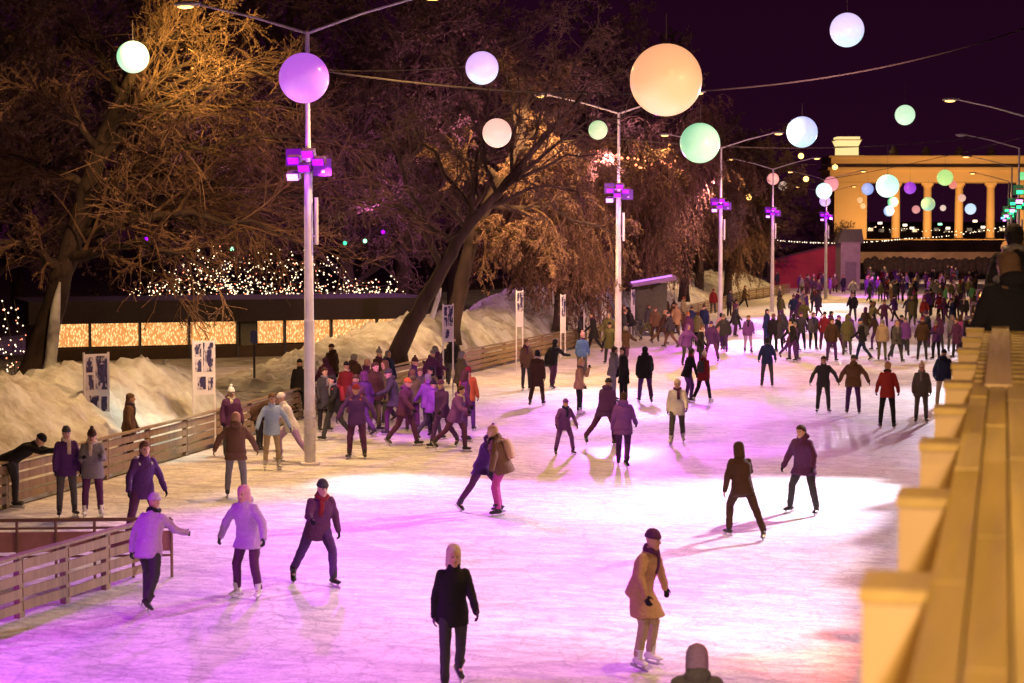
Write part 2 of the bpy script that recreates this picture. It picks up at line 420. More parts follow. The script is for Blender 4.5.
# lamp posts of the row along the deck
right = []
for k, (px, d, fx, ar) in enumerate(((1027, 74, 'green', (1, 0)), (1018, 100, 'green', (2, 0)), (1011, 127, 'green', (1, 0)), (1008, 161, 'green', (1, 0)))):
    q = P(px, 236, d); q.z = 0
    right.append(lamp_post(q, ['lamp post with long arm at the picture edge, rising behind the woman on the deck', 'lamp post of the deck row whose amber head is unlit', 'green lit lamp post of the deck row with its lamp before the portico', 'slim lamp post deepest in the deck row, before the portico'][k], fx, ar, grp='lamp posts behind the deck'))
# two more of the same rows, just outside the frame, that light the foreground
offR = V((1.3, 24, 0)); offR2 = V((1.4, 46, 0)); offL = V((-16.8, 15, 0))
lamp_post(offR2, 'lamp post of the deck row outside the frame, beside the near ice', 'violet', (0, 0), grp='lamp posts behind the deck')
lamp_post(offR, 'lamp post beside the deck close to the camera, outside the frame', 'violet', (1, 0), grp='lamp posts behind the deck')
lamp_post(offL, 'lamp post of the middle row close to the camera, outside the frame', 'violet', (1, 1))

def H(b, z=7.0, dx=0.3, dy=-.4): return V((b.x + dx, b.y + dy, z))
# violet and white floods of the posts
K = .70
b1, b2, b3, b4, b5 = bases
spot(H(b1, 6.8, .3, -.7), G(395, 484), WHT, 5000 * K, 34, .9)
spot(H(b1, 6.8, -.3, -.7), G(300, 500), WHT, 1700 * K, 36, .9)
spot(H(b1, 7, .5), G(330, 580), PUR, 9000 * K, 60, .8)
spot(H(b1, 7, .5), G(490, 500), PUR, 10000 * K, 44, .8)
spot(H(b1, 7, .5), G(450, 425), PUR, 6500 * K, 40, .8)
spot(H(b1, 7, -.5, .3), G(240, 440), (1, .7, .45), 1700 * K, 60, .8)
spot(H(offL, 7), G(150, 650), PUR, 5600 * K, 52, .8)
spot(H(offL, 7), G(330, 650), PUR, 4600 * K, 50, .8)
spot(H(b2, 7), G(600, 400), WHT, 7000 * K, 48, .9)
spot(H(b2, 7), G(640, 440), PUR, 14000 * K, 55, .8)
spot(H(b2, 7, -.3), G(510, 392), WHT, 2500 * K, 30, .9)
spot(H(b3, 7), G(740, 365), PUR, 17000 * K, 60, .8)
spot(H(b3, 7), G(800, 345), WHT, 12000 * K, 60, .9)
spot(H(b4, 7), G(850, 325), PUR, 16000 * K, 60, .8)
spot(H(b4, 7), G(760, 325), WHT, 6000 * K, 45, .9)
spot(H(b5, 7, .3, 1), G(830, 291), PUR, 11000 * K, 46, .8)
spot(H(b5, 7), G(900, 296), PUR, 30000 * K, 50, .8)
spot(H(b5, 7), G(880, 312), WHT, 14000 * K, 60, .9)
for q, tg in ((right[0], G(850, 420)), (right[1], G(900, 365))):
    spot(H(q.location, 7, -.5), tg, (1, .86, 1.0), 20000 * K, 50, .9)
spot(H(offR2, 7, -.5), G(815, 497), (.95, 1.0, .93), 11500 * K, 36, .9)
spot(H(offR2, 7, -.5), G(660, 520), (1.0, .74, .95), 30000 * K, 55, .9)
spot(H(offR, 7, -.5), G(720, 610), (1.0, .78, .66), 2600 * K, 66, .9)
spot(H(offR, 7, -.5), G(590, 590), (1.0, .58, .92), 3600 * K, 60, .9)
spot(H(offR, 7, -.5), G(886, 650), (1.0, .10, .06), 17000 * K, 36, .8)
offR0 = V((1.5, -5, 0))  # added post, unseen behind the camera, to light near skaters and fins
lamp_post(offR0, 'added unseen lamp post beside the deck behind the camera', 'violet', (1, 0), grp='lamp posts behind the deck')
spot(H(offR0, 7, -.5, .4), G(680, 590), (1.0, .70, .74), 3600 * K, 34, .9)
spot(H(offR0, 7.4, -.6, .4), V((-.2, 7, 4.3)), (1.0, .66, .26), 2600, 70, .8, .2, 'deck_and_fill_light')
spot(V((offR0.x - 3.05, offR0.y, 10.7)), V((-.3, 7, 3.8)), (1, .5, .16), 2600, 60, .8, .15, 'lamp_and_fill_light')  # added sodium fill, lifting the shadow on the fin fronts
spot(H(b1, 6.8, -.6, .3), P(175, 385, 45), (.72, 1.0, .78), 1500, 34, .9)  # added greenish fill to whiten the near snow bank
# added narrow beams from post to post, to brighten the white shafts
for (sb, tb, w_) in ((offL, b1, 2600), (offR2, b2, 2600), (b2, b3, 1700), (b3, b4, 1700), (b4, b5, 1700)):
    spot(H(sb, 7, .3, .4), tb + V((0, 0, 4.2)), (.86, .62, 1.0), w_, 15, .5, .15)
for b_ in bases + [offR2]:
    point(b_ + V((-.1, -.95, 7.05)), (.62, .05, 1.0), 55, .15)  # added violet points by the fixtures, brightening housings and pole tops
# sodium heads
def head(b, s): return V((b.x + s * 3.05, b.y, 10.7))
for i, b in enumerate(bases):
    for s in (-1, 1):
        p = head(b, s)
        spot(p, p + V((s * .9 - (1.4 if s < 0 else 0), 0, -4)), SOD, (6000 if s > 0 else (4200 if i == 0 else (1500 if i == 2 else 4000))) * K, 150, .5, .12, 'lamp_and_fill_light')
for b in (offR, right[0].location, right[2].location, right[3].location):
    p = head(V(b), -1); spot(p, p + V((-1, 0, -6)), SOD, 3500 * K, 140, .5, .12, 'lamp_and_fill_light')

# ------------------------------------------------------------------ balloons and cables
def balloon_mat(key, c0, c1, s):
    m = bpy.data.materials.new('balloon_' + key); m.use_nodes = True
    n = m.node_tree.nodes; l = m.node_tree.links; b = n['Principled BSDF']
    t = n.new('ShaderNodeTexCoord'); sp = n.new('ShaderNodeSeparateXYZ'); l.new(t.outputs['Generated'], sp.inputs[0])
    nz = n.new('ShaderNodeTexNoise'); nz.inputs['Scale'].default_value = 1.6; nz.inputs['Detail'].default_value = 1; l.new(t.outputs['Generated'], nz.inputs['Vector'])
    ad = n.new('ShaderNodeMath'); ad.operation = 'ADD'; l.new(sp.outputs['Z'], ad.inputs[0]); l.new(nz.outputs['Fac'], ad.inputs[1])
    r = n.new('ShaderNodeValToRGB'); l.new(ad.outputs[0], r.inputs[0])
    r.color_ramp.elements[0].position = .55; r.color_ramp.elements[0].color = (*c0, 1)
    r.color_ramp.elements[1].position = 1.35 if False else 1.0; r.color_ramp.elements[1].color = (*c1, 1)
    b.inputs['Base Color'].default_value = (*[min(.8, x) for x in c0], 1)
    b.inputs['Roughness'].default_value = .28; b.inputs['Subsurface Weight'].default_value = 0
    l.new(r.outputs[0], b.inputs['Emission Color']); b.inputs['Emission Strength'].default_value = s
    return m
MIN = ((.66, 1.0, .72), (.45, .95, .62)); LIL = ((.62, .82, 1.0), (.72, .58, 1.0)); PEA = ((1.0, .72, .46), (1.0, .52, .30))
BAL = [
 (133, 57, 32, 'pale mint green', ((.68, 1, .72), (.45, .95, .55)), 1.0, 'above the orange lit tree'),
 (304, 78, 50, 'glossy violet pink', ((.72, .28, .95), (.55, .13, .85)), .85, 'in front of the nearest lamp post'),
 (482, 68, 33, 'pale blue violet', ((.62, .82, 1.0), (.75, .45, 1.0)), 1.0, 'on the cable between the two front posts'),
 (497, 133, 29, 'peach pink', ((1, .70, .58), (1, .55, .45)), 1.0, 'low over the dark trees'),
 (666, 80, 72, 'huge peach orange', ((1.0, .66, .36), (1.0, .44, .22)), .95, 'biggest of all, high over the rink'),
 (598, 130, 19, 'small pale green', ((.66, .85, .5), (.5, .75, .4)), .9, 'left of the second post top'),
 (700, 143, 40, 'mint green', ((.45, .86, .5), (.3, .7, .4)), .95, 'under the huge peach balloon'),
 (847, 30, 34, 'pale blue lilac', ((.5, .82, 1.0), (.75, .6, 1.0)), 1.0, 'topmost, alone in the dark sky'),
 (802, 132, 31, 'sky blue', ((.42, .75, 1.0), (.55, .55, 1.0)), 1.0, 'above the amber lamps'),
 (905, 115, 20, 'pale mint', ((.7, 1, .72), (.6, .9, .6)), 1.0, 'in the sky over the portico'),
 (716, 180, 17, 'white violet', ((1, .9, 1), (.8, .6, 1)), 1.1, 'atop the third lamp post'),
 (773, 179, 12, 'small salmon pink', ((.9, .42, .45), (.8, .3, .35)), .9, 'over the fourth lamp post'),
 (783, 186, 9, 'small cream', ((1, .75, .62), (.9, .6, .5)), .9, 'beside the fourth lamp post'),
 (831, 184, 15, 'salmon pink', ((.95, .38, .42), (.9, .3, .35)), .95, 'over the fifth lamp post'),
 (824, 191, 16, 'bright white cyan', ((.8, 1, 1), (.7, 1, .95)), 1.3, 'tucked behind the salmon balloon'),
 (825, 201, 11, 'small lilac', ((.85, .62, 1), (.7, .45, .9)), 1.0, 'lowest of the three over the fifth post'),
 (867.6, 189, 12, 'small sky blue', ((.35, .5, 1), (.3, .4, .9)), .9, 'before the portico pier'),
 (887.5, 186, 23, 'big white mint', ((.72, 1, .88), (.5, 1, .7)), 1.2, 'largest one before the portico'),
 (910, 188, 12, 'small violet', ((.42, .1, .85), (.35, .05, .7)), .9, 'under the portico beam'),
 (893, 202, 10.5, 'small leaf green', ((.3, .85, .45), (.2, .7, .35)), .9, 'just below the big white mint balloon'),
 (889, 211, 10.5, 'small ice blue', ((.5, .72, 1), (.4, .6, 1)), 1.0, 'just under the leaf green balloon'),
 (916, 209.5, 8, 'tiny salmon', ((.9, .4, .38), (.8, .3, .3)), .9, 'between the first two portico columns'),
 (928, 204, 14, 'teal green', ((.35, .7, .5), (.45, .6, .3)), .9, 'in front of a portico column'),
 (945, 177.6, 16, 'lime green', ((.5, .85, .3), (.5, .8, .25)), 1.0, 'against the portico beam'),
 (953, 185, 8, 'tiny coral', ((.95, .32, .22), (.9, .25, .2)), .9, 'at the side of the lime green balloon'),
 (943, 208, 6, 'tiny cream', ((.9, .7, .6), (.8, .6, .5)), .9, 'between the middle portico columns'),
 (962, 198, 7.5, 'tiny peach', ((1, .62, .45), (.9, .5, .4)), .9, 'in front of the third portico column'),
 (970.5, 209, 11, 'small white blue', ((.65, .78, 1), (.55, .7, 1)), 1.15, 'low between the last portico columns'),
 (860, 200, 6, 'tiny orange', ((1, .62, .3), (1, .5, .2)), .9, 'against the lit portico pier'),
 (863, 206, 5.5, 'tiny amber', ((1, .7, .35), (1, .6, .25)), .9, 'lowest against the portico pier'),
 (1022, 176, 8, 'small green', ((.3, .9, .4), (.2, .8, .3)), 1.0, 'beside the posts of the deck row'),
]
for (x, y, dpx, cname, (c0, c1), st, where) in BAL:
    D = 1.2; d = FPX * D / dpx
    dd_ = {304: 42.6, 133: 46, 497: 57, 598: 58, 482: 60}.get(x)
    if dd_: d = dd_; D = d * dpx / FPX
    if d > 300: d = 250; D = d * dpx / FPX
    c = P(x, y, d); r = D / 2
    o = thing('balloon', f'{cname} glowing balloon {where}', 'balloon', c, 'glowing balloons hung over the rink')
    m = MB(); R_ = []
    for i in range(25):
        t = R(-88 + 176 * i / 24); R_.append((c + V((0, 0, r * math.sin(t) * (1.0 if t < 0 else 1.0))), V((r * math.cos(t), 0, 0)), V((0, r * math.cos(t), 0))))
    m.rings(R_, 36); m.build('globe', balloon_mat(cname.replace(' ', '_'), c0, c1, st), o, smooth=True)
    m = MB(); m.tube([c + V((0, 0, r - .01)), c + V((0, 0, r + .05))], [.05, .03], 10); m.build('collar', M_dark, o)
    hw = 1.6 if dpx < 26 else .5
    m = MB(); m.tube([c + V((0, 0, r + .05)), c + V((0, 0, r + hw))], .008, 4); m.build('hanging_wire', M_wire, o)

def cable(px0, px1, mid, label, r=.018, n=24):
    a, b = px0, px1
    o = thing('overhead_cable', label, 'cable', a, 'cables strung over the rink')
    pts = []
    for i in range(n + 1):
        t = i / n; p = a.lerp(b, t); p.z -= mid * 4 * t * (1 - t); pts.append(p)
    m = MB(); m.tube(pts, r, 5); m.build('wire', M_wire, o)
cable(bases[0] + V((0, 0, 9.3)), V((3.5, 66, 13.6)), 1.7, 'long drooping overhead cable from the nearest lamp post up to the deck side', .022)
cable(P(150, 50, 64), P(470, 66, 67), .4, 'thin overhead cable in the tree tops behind the violet balloon', .018)
cable(P(560, 132, 85), P(1040, 128, 100), .9, 'thin cable crossing behind the mint green balloon', .02)
cable(P(690, 160, 155), P(1040, 164, 165), .3, 'taut cable in front of the portico beam', .025)
cable(P(640, 200, 155), P(1040, 133, 120), .8, 'slanting cable from the trees to the unlit deck row post', .022)

# string lights
L_bulb = lamp_mat('warm_bulb', (1.0, .72, .42), 5)
L_bulbr = lamp_mat('red_bulb', (1.0, .25, .12), 3.5); L_bulbw = lamp_mat('white_bulb', (1, .80, .55), 4); L_bulbg = lamp_mat('green_bulb', (.3, 1, .5), 3)
def string(pts, nb, label, br=.05, grp='fairy light strings', jit=.25, mats_=None, cat='string lights'):
    o = thing('light_string', label, cat, pts[0], grp)
    mats_ = mats_ or [L_bulb, L_bulbw, L_bulbr]
    m = MB(); m.tube(pts, .012, 3); m.build('wire', M_wire, o)
    m = MB(); N = len(pts) - 1
    for k in range(nb):
        t = (k + rng.random() * .8) / nb * N; i = min(N - 1, int(t)); p = pts[i].lerp(pts[i + 1], t - i)
        p = p + V((rng.uniform(-jit, jit), rng.uniform(-jit, jit), rng.uniform(-jit, jit) - .05))
        s_ = br * rng.uniform(.6, 1.25)
        m.add([p + V(q) * s_ for q in ((1, 0, 0), (-1, 0, 0), (0, 1, 0), (0, -1, 0), (0, 0, 1), (0, 0, -1))],
              [(0, 2, 4), (2, 1, 4), (1, 3, 4), (3, 0, 4), (2, 0, 5), (1, 2, 5), (3, 1, 5), (0, 3, 5)], rng.choice((0, 0, 0, 1, 2) if len(mats_) > 2 else (0,)))
    bo = m.build('bulbs', mats_, o); bo['kind'] = 'stuff'
random.seed(5)
def arc(a, b, sag, n=12):
    out = []
    for i in range(n + 1):
        t = i / n; p = a.lerp(b, t); p.z -= sag * 4 * t * (1 - t); out.append(p)
    return out
rows = [((125, 297), (402, 297), 120, 'lowest'), ((140, 290), (402, 294), 95, 'second lowest'), ((150, 286), (395, 284), 80, 'third lowest'), ((165, 276), (390, 288), 70, 'fourth lowest'), ((180, 268), (320, 279), 60, 'slanting middle'),
        ((185, 262), (345, 262), 45, 'level upper'), ((190, 255), (300, 250), 30, 'short topmost'), ((330, 268), (402, 296), 24, 'falling far'), ((215, 250), (240, 299), 22, 'upright')]
for (a, b, n_, nm) in rows:
    string(arc(P(*a, 92), P(*b, 92), .5), int(n_ * 2.1), f'{nm} warm fairy light string above the pavilion roof', .036, jit=.5)
string(arc(P(745, 236, 190), P(908, 238, 185), .55, 18), 60, 'long dotted string of white bulbs before the kiosk and portico', .06, 'white bulb strings', .02, [L_bulbw])
string(arc(P(905, 238, 185), P(1012, 224, 170), .3, 12), 28, 'rising dotted string of white bulbs below the last portico columns', .055, 'white bulb strings', .02, [L_bulbw])
string(arc(P(868, 227, 250), P(1000, 231, 250), .2, 12), 30, 'faint bulb string seen between the portico columns', .06, 'white bulb strings', .15, [L_bulb])
string(arc(P(590, 150, 100), P(680, 165, 100), .3, 12), 30, 'red bulb string hidden in the trees behind the second post', .10, 'red bulb string', .3, [L_bulbr])
for (a, b, k) in (((2, 300), (16, 385), 0), ((14, 300), (22, 380), 1), ((0, 340), (14, 392), 2)):
    string([P(a[0], a[1], 56), P((a[0] + b[0]) / 2 + 3, (a[1] + b[1]) / 2, 56), P(b[0], b[1], 56)], 20, ['outer', 'inner', 'lowest'][k] + ' tiny light string wound down beside the big tree trunk', .025, 'trunk light strings', .12)
for (x, y, d, c, nm) in ((365, 241, 90, L_bulbg, 'green lamp glowing low in the dark trees above the roof'), (232, 249, 90, L_bulbg, 'green lamp beside the top of the fairy lights'), (146, 239, 90, L_pur, 'violet lamp in the branches of the big tree'),
                     (345, 243, 95, L_grn, 'paired green lamp in the dark trees'), (383, 232, 95, L_pur, 'small violet lamp between the front trees'), (580, 154, 90, L_bulbw, 'white lamp in the trees by the red bulbs'),
                     (645, 224, 110, L_bulb, 'warm lamp in the leaves left of the pair'), (654, 223.5, 110, L_bulb, 'brighter warm lamp in the leaves'), (677, 224, 110, L_bulb, 'warm lamp in the leaves near the third post'),
                     (749, 197, 140, L_sod, 'amber lamp among the branches before the fourth post'), (801, 156, 170, L_sod, 'amber star lamp under the sky blue balloon'), (835, 167, 180, L_sod, 'amber star lamp at the portico corner'),
                     (806, 179, 180, L_sod, 'amber star lamp beside the salmon balloon')):
    c0 = P(x, y, d); o = thing('tree_lamp', nm, 'lamp', c0, 'small lamps among the trees')
    rr = .09 * d / 100 + .02 + (.09 if 'amber' in nm else 0)
    m = MB(); m.ell(c0, V((rr, 0, 0)), V((0, rr, 0)), V((0, 0, rr)), 10, 6); m.build('bulb', c, o)
    m = MB(); m.tube([c0 + V((0, 0, rr)), c0 + V((0, 0, rr + .12))], [.05, .02], 6); m.build('socket', M_dark, o)

for (x, y, d, c, w_) in ((660, 222, 84, SOD, 500), (600, 250, 78, SOD, 500), (545, 270, 70, SOD, 300), (801, 156, 175, SOD, 4000), (500, 185, 71, SOD, 700), (300, 243, 70, SOD, 900), (120, 285, 62, SOD, 700), (365, 200, 92, (.7, .2, .7), 900), (230, 150, 92, (.8, .3, .5), 900), (480, 120, 100, (.8, .3, .5), 1300), (620, 120, 112, (.8, .35, .5), 1300)):
    point(P(x, y, d), c, w_, .3, 'tree_fill_light')  # mostly added points with no lamp of their own, brightening the dark trees

spot(P(185, 9, 43.8), P(205, 50, 50), (1.0, .58, .13), 19000, 40, .8, .12, 'lamp_and_fill_light')
for (sb, tx, ty, td, w_) in ((b2, 560, 240, 84, 3500), (b2, 640, 235, 92, 3500), (offR2, 600, 230, 88, 15000), (right[0].location, 660, 230, 96, 16000), (b3, 690, 230, 102, 3500), (right[1].location, 745, 230, 122, 14000), (b1, 440, 240, 70, 3000), (offR2, 400, 150, 85, 9000)):
    spot(H(V(sb), 8.5, -.4, .2), P(tx, ty, td), (1.0, .46, .50), w_ * .85, 50, .9, .2, 'lamp_and_fill_light')  # added rosy fill sent from the posts onto the trees
# ------------------------------------------------------------------ trees
def rv(r_): 
    while True:
        v = V((r_.uniform(-1, 1), r_.uniform(-1, 1), r_.uniform(-1, 1)))
        if .05 < v.length < 1: return v.normalized()
def grow(m, leaf, r_, p, d, L, r, lvl, spec):
    n = (6, 5, 4, 3)[min(3, lvl)]; pts = [p.copy()]; q = p.copy(); dd = d.copy()
    wig = spec['wig']; droop = spec['droop'][lvl]
    for i in range(n):
        dd = (dd + rv(r_) * wig + V((0, 0, -droop))).normalized(); q = q + dd * (L / n); pts.append(q.copy())
    rr = [max(spec['rmin'], r * (1 - .75 * i / n)) for i in range(n + 1)]
    m.tube(pts, rr, 6 if lvl == 0 else (4 if lvl == 1 else 3), cap=False)
    if leaf is not None and lvl >= spec['max'] - 1:
        for k in range(spec['leaf']):
            c = pts[r_.randrange(1, n + 1)] + rv(r_) * .06; s = r_.uniform(.5, 1.2) * spec['ls']; a = rv(r_) * s; b = rv(r_) * s * .6
            leaf.add([c - a, c + b, c + a, c - b], [(0, 1, 2, 3)])
    if lvl < spec['max']:
        nc = spec['n'][lvl]
        for k in range(nc):
            t = (k + r_.random()) / nc * .85 + .15; f = t * n; i = min(n - 1, int(f)); c = pts[i].lerp(pts[i + 1], f - i)
            base = (pts[i + 1] - pts[i]).normalized()
            nd = (base * spec['follow'] + rv(r_) * spec['spread'] + V((0, 0, spec['up'][lvl]))).normalized()
            grow(m, leaf, r_, c, nd, L * spec['ratio'][lvl] * r_.uniform(.6, 1.15) * (1.15 - .5 * t), max(spec['rmin'], rr[i] * .5), lvl + 1, spec)

SPEC = dict(wig=.28, droop=[.02, .05, .08, .1], max=3, n=[9, 7, 6], ratio=[.55, .5, .5], follow=.75, spread=.75, up=[.05, 0, 0], rmin=.009, leaf=1, ls=.05)
def tree(label, trunk, rad, limbs, seed, spec, mats_, group, limb_r=.11, wrap=None):
    """trunk: world points; limbs: (trunk fraction, end point)"""
    r_ = random.Random(seed)
    o = thing('bare_tree', label, 'tree', trunk[0], group)
    m = MB(); N = len(trunk) - 1
    fine = []
    for i in range(N):
        for k in range(4): 
            t = k / 4; p = trunk[i].lerp(trunk[i + 1], t) + (rv(r_) * .04 if i + k else V((0, 0, 0))); fine.append((p, rad[i] * (1 - t) + rad[i + 1] * t))
    fine.append((trunk[-1], rad[-1]))
    fl = fine[0]; fine.insert(0, (fl[0] - V((0, 0, .6)), fl[1] * 1.25))
    m.tube([f[0] for f in fine], [f[1] for f in fine], 12)
    c = MB(); lf = MB()
    for (t, e) in limbs:
        f = t * N; i = min(N - 1, int(f)); s = trunk[i].lerp(trunk[i + 1], f - i); rr = (rad[i] * (1 - (f - i)) + rad[i + 1] * (f - i)) * .55
        L = (e - s).length; pts = [s]; k_ = 6
        for k in range(1, k_ + 1):
            pts.append(s.lerp(e, k / k_) + rv(r_) * L * .035 + V((0, 0, L * .09 * math.sin(math.pi * k / k_))))
        rd = [max(.02, min(rr, limb_r * 1.6) * (1 - .8 * k / k_)) for k in range(k_ + 1)]
        m.tube(pts, rd, 7, cap=False)
        nn = spec.get('nl', 10)
        for k in range(nn):
            tt = (k + r_.random()) / nn * .9 + .1; ff = tt * k_; j = min(k_ - 1, int(ff)); q = pts[j].lerp(pts[j + 1], ff - j)
            base = (pts[j + 1] - pts[j]).normalized()
            nd = (base * spec['follow'] + rv(r_) * spec['spread'] + V((0, 0, spec['up'][0]))).normalized()
            grow(c, lf if spec['leaf'] else None, r_, q, nd, L * spec.get('ll', .5) * r_.uniform(.6, 1.1) * (1.2 - .6 * tt), max(spec['rmin'] * 1.6, rd[j] * .45), 1, spec)
    m.build('trunk', mats_[0], o, smooth=True)
    cr = c.build('crown', mats_[1], o)
    if lf.v: lf.build('dry_leaves', mats_[2], cr)['kind'] = 'stuff'
    return o

TM = (M_bark, M_twig, M_leaf)
def TP(px, py, d): return P(px, py, d)
d0 = 52
tr = [TP(25, 398, d0), TP(45, 335, d0), TP(62, 275, d0), TP(80, 215, d0), TP(96, 160, d0), TP(115, 108, d0), TP(140, 62, d0), TP(160, 20, d0)]
lm = [(.45, TP(170, 150, 50)), (.5, TP(260, 190, 53)), (.55, TP(215, 40, 51)), (.62, TP(240, 90, 49)), (.7, TP(290, 70, 52)), (.5, TP(330, 140, 53)), (.38, TP(300, 235, 50)), (.33, TP(210, 270, 49)),
      (.4, TP(350, 205, 54)), (.8, TP(230, 15, 51)), (.85, TP(180, -30, 53)), (.6, TP(20, 90, 50)), (.5, TP(-30, 160, 52)), (.75, TP(60, 20, 54)), (.3, TP(-20, 240, 50)), (.3, TP(150, 215, 54)), (.62, TP(300, 110, 54)), (.42, TP(250, 240, 55))]
s1 = dict(SPEC); s1.update(n=[9, 6, 4], nl=12, leaf=1, ls=.05, rmin=.0095, droop=[.01, .02, .03, .05], wig=.12, follow=.85, spread=.75, ratio=[.68, .68, .66])
big = tree('big spreading bare tree at the picture edge, twigs lit amber above its leaning trunk', tr, [.48, .35, .31, .28, .23, .18, .13, .08], lm, 3, s1, TM, 'bare trees in the park', .16)
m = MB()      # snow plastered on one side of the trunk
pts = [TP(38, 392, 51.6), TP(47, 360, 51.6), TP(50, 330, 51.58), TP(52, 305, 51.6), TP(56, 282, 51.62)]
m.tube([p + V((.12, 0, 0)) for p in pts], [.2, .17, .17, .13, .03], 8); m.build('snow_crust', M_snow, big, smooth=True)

# leaning tree with forked limbs, snow at its foot
tr = [TP(398, 352, 66), TP(418, 312, 66), TP(440, 272, 66), TP(462, 235, 66), TP(487, 205, 66), TP(515, 172, 66), TP(545, 135, 66), TP(585, 95, 66)]
lm = [(.45, TP(420, 190, 67)), (.5, TP(470, 150, 66)), (.5, TP(400, 120, 68)), (.6, TP(600, 150, 65)), (.65, TP(640, 110, 66)), (.7, TP(520, 80, 66)), (.55, TP(580, 190, 65)), (.8, TP(640, 60, 67)), (.8, TP(560, 30, 68)), (.4, TP(350, 200, 68)),
      (.62, TP(450, 60, 67)), (.9, TP(600, 20, 66)), (.3, TP(380, 130, 66)), (.45, TP(500, 60, 68))]
s2 = dict(SPEC); s2.update(n=[7, 6, 5], nl=8, leaf=0, rmin=.010, wig=.18)
lean = tree('leaning dark tree with forked limbs rising from the bright snow slope', tr, [.36, .29, .24, .21, .17, .13, .09, .05], lm, 11, s2, (M_bark, M_twigd, M_leaf), 'bare trees in the park', .12)
m = MB(); m.tube([TP(432, 318, 65.6), TP(438, 298, 65.6), TP(441, 288, 65.65)], [.1, .09, .03], 8); m.build('snow_crust', M_barksnow, lean, smooth=True)

# upright tree just behind it, lit amber in its fork
tr = [TP(452, 330, 74), TP(462, 280, 74), TP(474, 230, 74), TP(500, 180, 74), TP(520, 140, 74), TP(530, 80, 74)]
lm = [(.5, TP(560, 160, 73)), (.6, TP(590, 200, 73)), (.7, TP(560, 110, 75)), (.8, TP(500, 60, 75)), (.6, TP(440, 150, 74)), (.9, TP(570, 60, 74)), (.5, TP(620, 240, 72)), (.4, TP(560, 250, 72)), (.4, TP(520, 240, 72)), (.75, TP(610, 150, 73))]
s3 = dict(SPEC); s3.update(n=[9, 7, 6], nl=12, leaf=3, ls=.075, rmin=.014, droop=[.03, .16, .25, .3], wig=.2)
tree('upright tree behind the leaning one, its inner twigs lit amber', tr, [.34, .30, .27, .22, .15, .07], lm, 21, s3, TM, 'bare trees in the park')

# weeping trees with brown leaves
s4 = dict(SPEC); s4.update(n=[9, 8, 6], nl=14, leaf=4, ls=.09, rmin=.012, droop=[.05, .38, .5, .55], wig=.16, up=[.2, 0, 0], ratio=[.8, .72, .66], ll=.8)
def weeping(px, py, d, hpx, wpx, seed, label, lean_=0):
    b = TP(px, py, d); b.z = max(0, b.z); h = hpx * d / FPX; wd = wpx * d / FPX
    tr = [b, b + V((lean_ * .3, 0, h * .25)), b + V((lean_ * .5, .1, h * .5)), b + V((lean_ * .8, -.1, h * .78)), b + V((lean_, 0, h * .95))]
    r_ = random.Random(seed); lm = []
    for k in range(13):
        a = k * 2.4; q = .35 + .65 * r_.random()
        lm.append((.3 + .68 * k / 13, b + V((math.cos(a) * wd * q + lean_ * .7, math.sin(a) * wd * q * .9, h * (.22 + .72 * r_.random())))))
    return tree(label, tr, [.32, .26, .22, .14, .05], lm, seed, s4, TM, 'bare trees in the park')
weeping(560, 318, 88, 175, 75, 31, 'weeping tree with copper leaves behind the boards left of the second post')
weeping(645, 300, 103, 190, 72, 32, 'weeping copper leaved tree just right of the second lamp post')
weeping(684, 292, 114, 200, 62, 33, 'tall weeping tree with a dark trunk in front of the third post')
weeping(728, 290, 142, 150, 46, 34, 'weeping tree between the third and fourth lamp posts')

# darker trees deeper in the park: three built once, then copied
s5 = dict(SPEC); s5.update(n=[9, 7, 6], nl=12, leaf=2, ls=.10, rmin=.016, wig=.3, droop=[0, .04, .06, .1], up=[.1, .05, 0])
def parktree(seed, h, wd):
    r_ = random.Random(seed); b = V((0, 0, 0))
    tr = [b, V((.2, 0, h * .2)), V((-.1, .2, h * .42)), V((.3, .1, h * .68)), V((.2, 0, h * .95))]; lm = []
    for k in range(15):
        a = k * 2.4 + r_.random(); q = .5 + .5 * r_.random(); z = .22 + .7 * k / 15
        lm.append((z, V((math.cos(a) * wd * q * (1.2 - z * .6), math.sin(a) * wd * q * (1.2 - z * .6), h * (z + .12 + .1 * r_.random())))))
    return tree('', tr, [.36, .3, .25, .16, .05], lm, seed, s5, (M_bark, M_twigd, mat('dark_leaf', (.10, .06, .045), .85, scale=2, var=.4)), 'dark trees deep in the park')
protos = [parktree(51, 15, 6), parktree(52, 18, 6.5), parktree(53, 13, 6)]
spots = [(-20, 88, 1.1, 'behind the big amber tree, trunk at the picture edge'), (60, 100, 1.2, 'behind the upper fork of the big amber tree'), (150, 108, 1.15, 'rising over the left end of the fairy lights'), (225, 98, .95, 'rising right behind the fairy lights'),
         (290, 112, 1.25, 'above the pavilion, behind the nearest lamp post'), (345, 98, 1.1, 'above the green lamps right of the nearest post'), (400, 105, 1.3, 'behind the leaning tree, under the pale blue violet balloon'), (455, 112, 1.25, 'behind the fork of the leaning tree'),
         (520, 118, 1.25, 'behind the peach pink balloon'), (580, 122, 1.2, 'behind the small pale green balloon'), (640, 128, 1.1, 'under the huge peach balloon'), (700, 140, 1.05, 'behind the mint green balloon'),
         (733, 165, .9, 'behind the third lamp post head'), (770, 190, .85, 'behind the fourth lamp post and the red wall'), (812, 205, .65, 'small one before the portico pier'), (838, 225, .45, 'lowest one, touching the lit pier by the kiosk'), (190, 130, 1.4, 'farthest, between the amber tree and the nearest post'), (20, 122, 1.4, 'farthest one at the picture edge')]
for i, (px, d, s, where) in enumerate(spots):
    pr = protos[i % 3]; o = pr if i < 3 else copy_tree(pr)
    q = P(px, 236, d); o.location = (q.x, q.y, 0); o.scale = (s, s, s); o.rotation_euler.z = i * 1.3
    o['label'] = 'dark bare tree ' + where

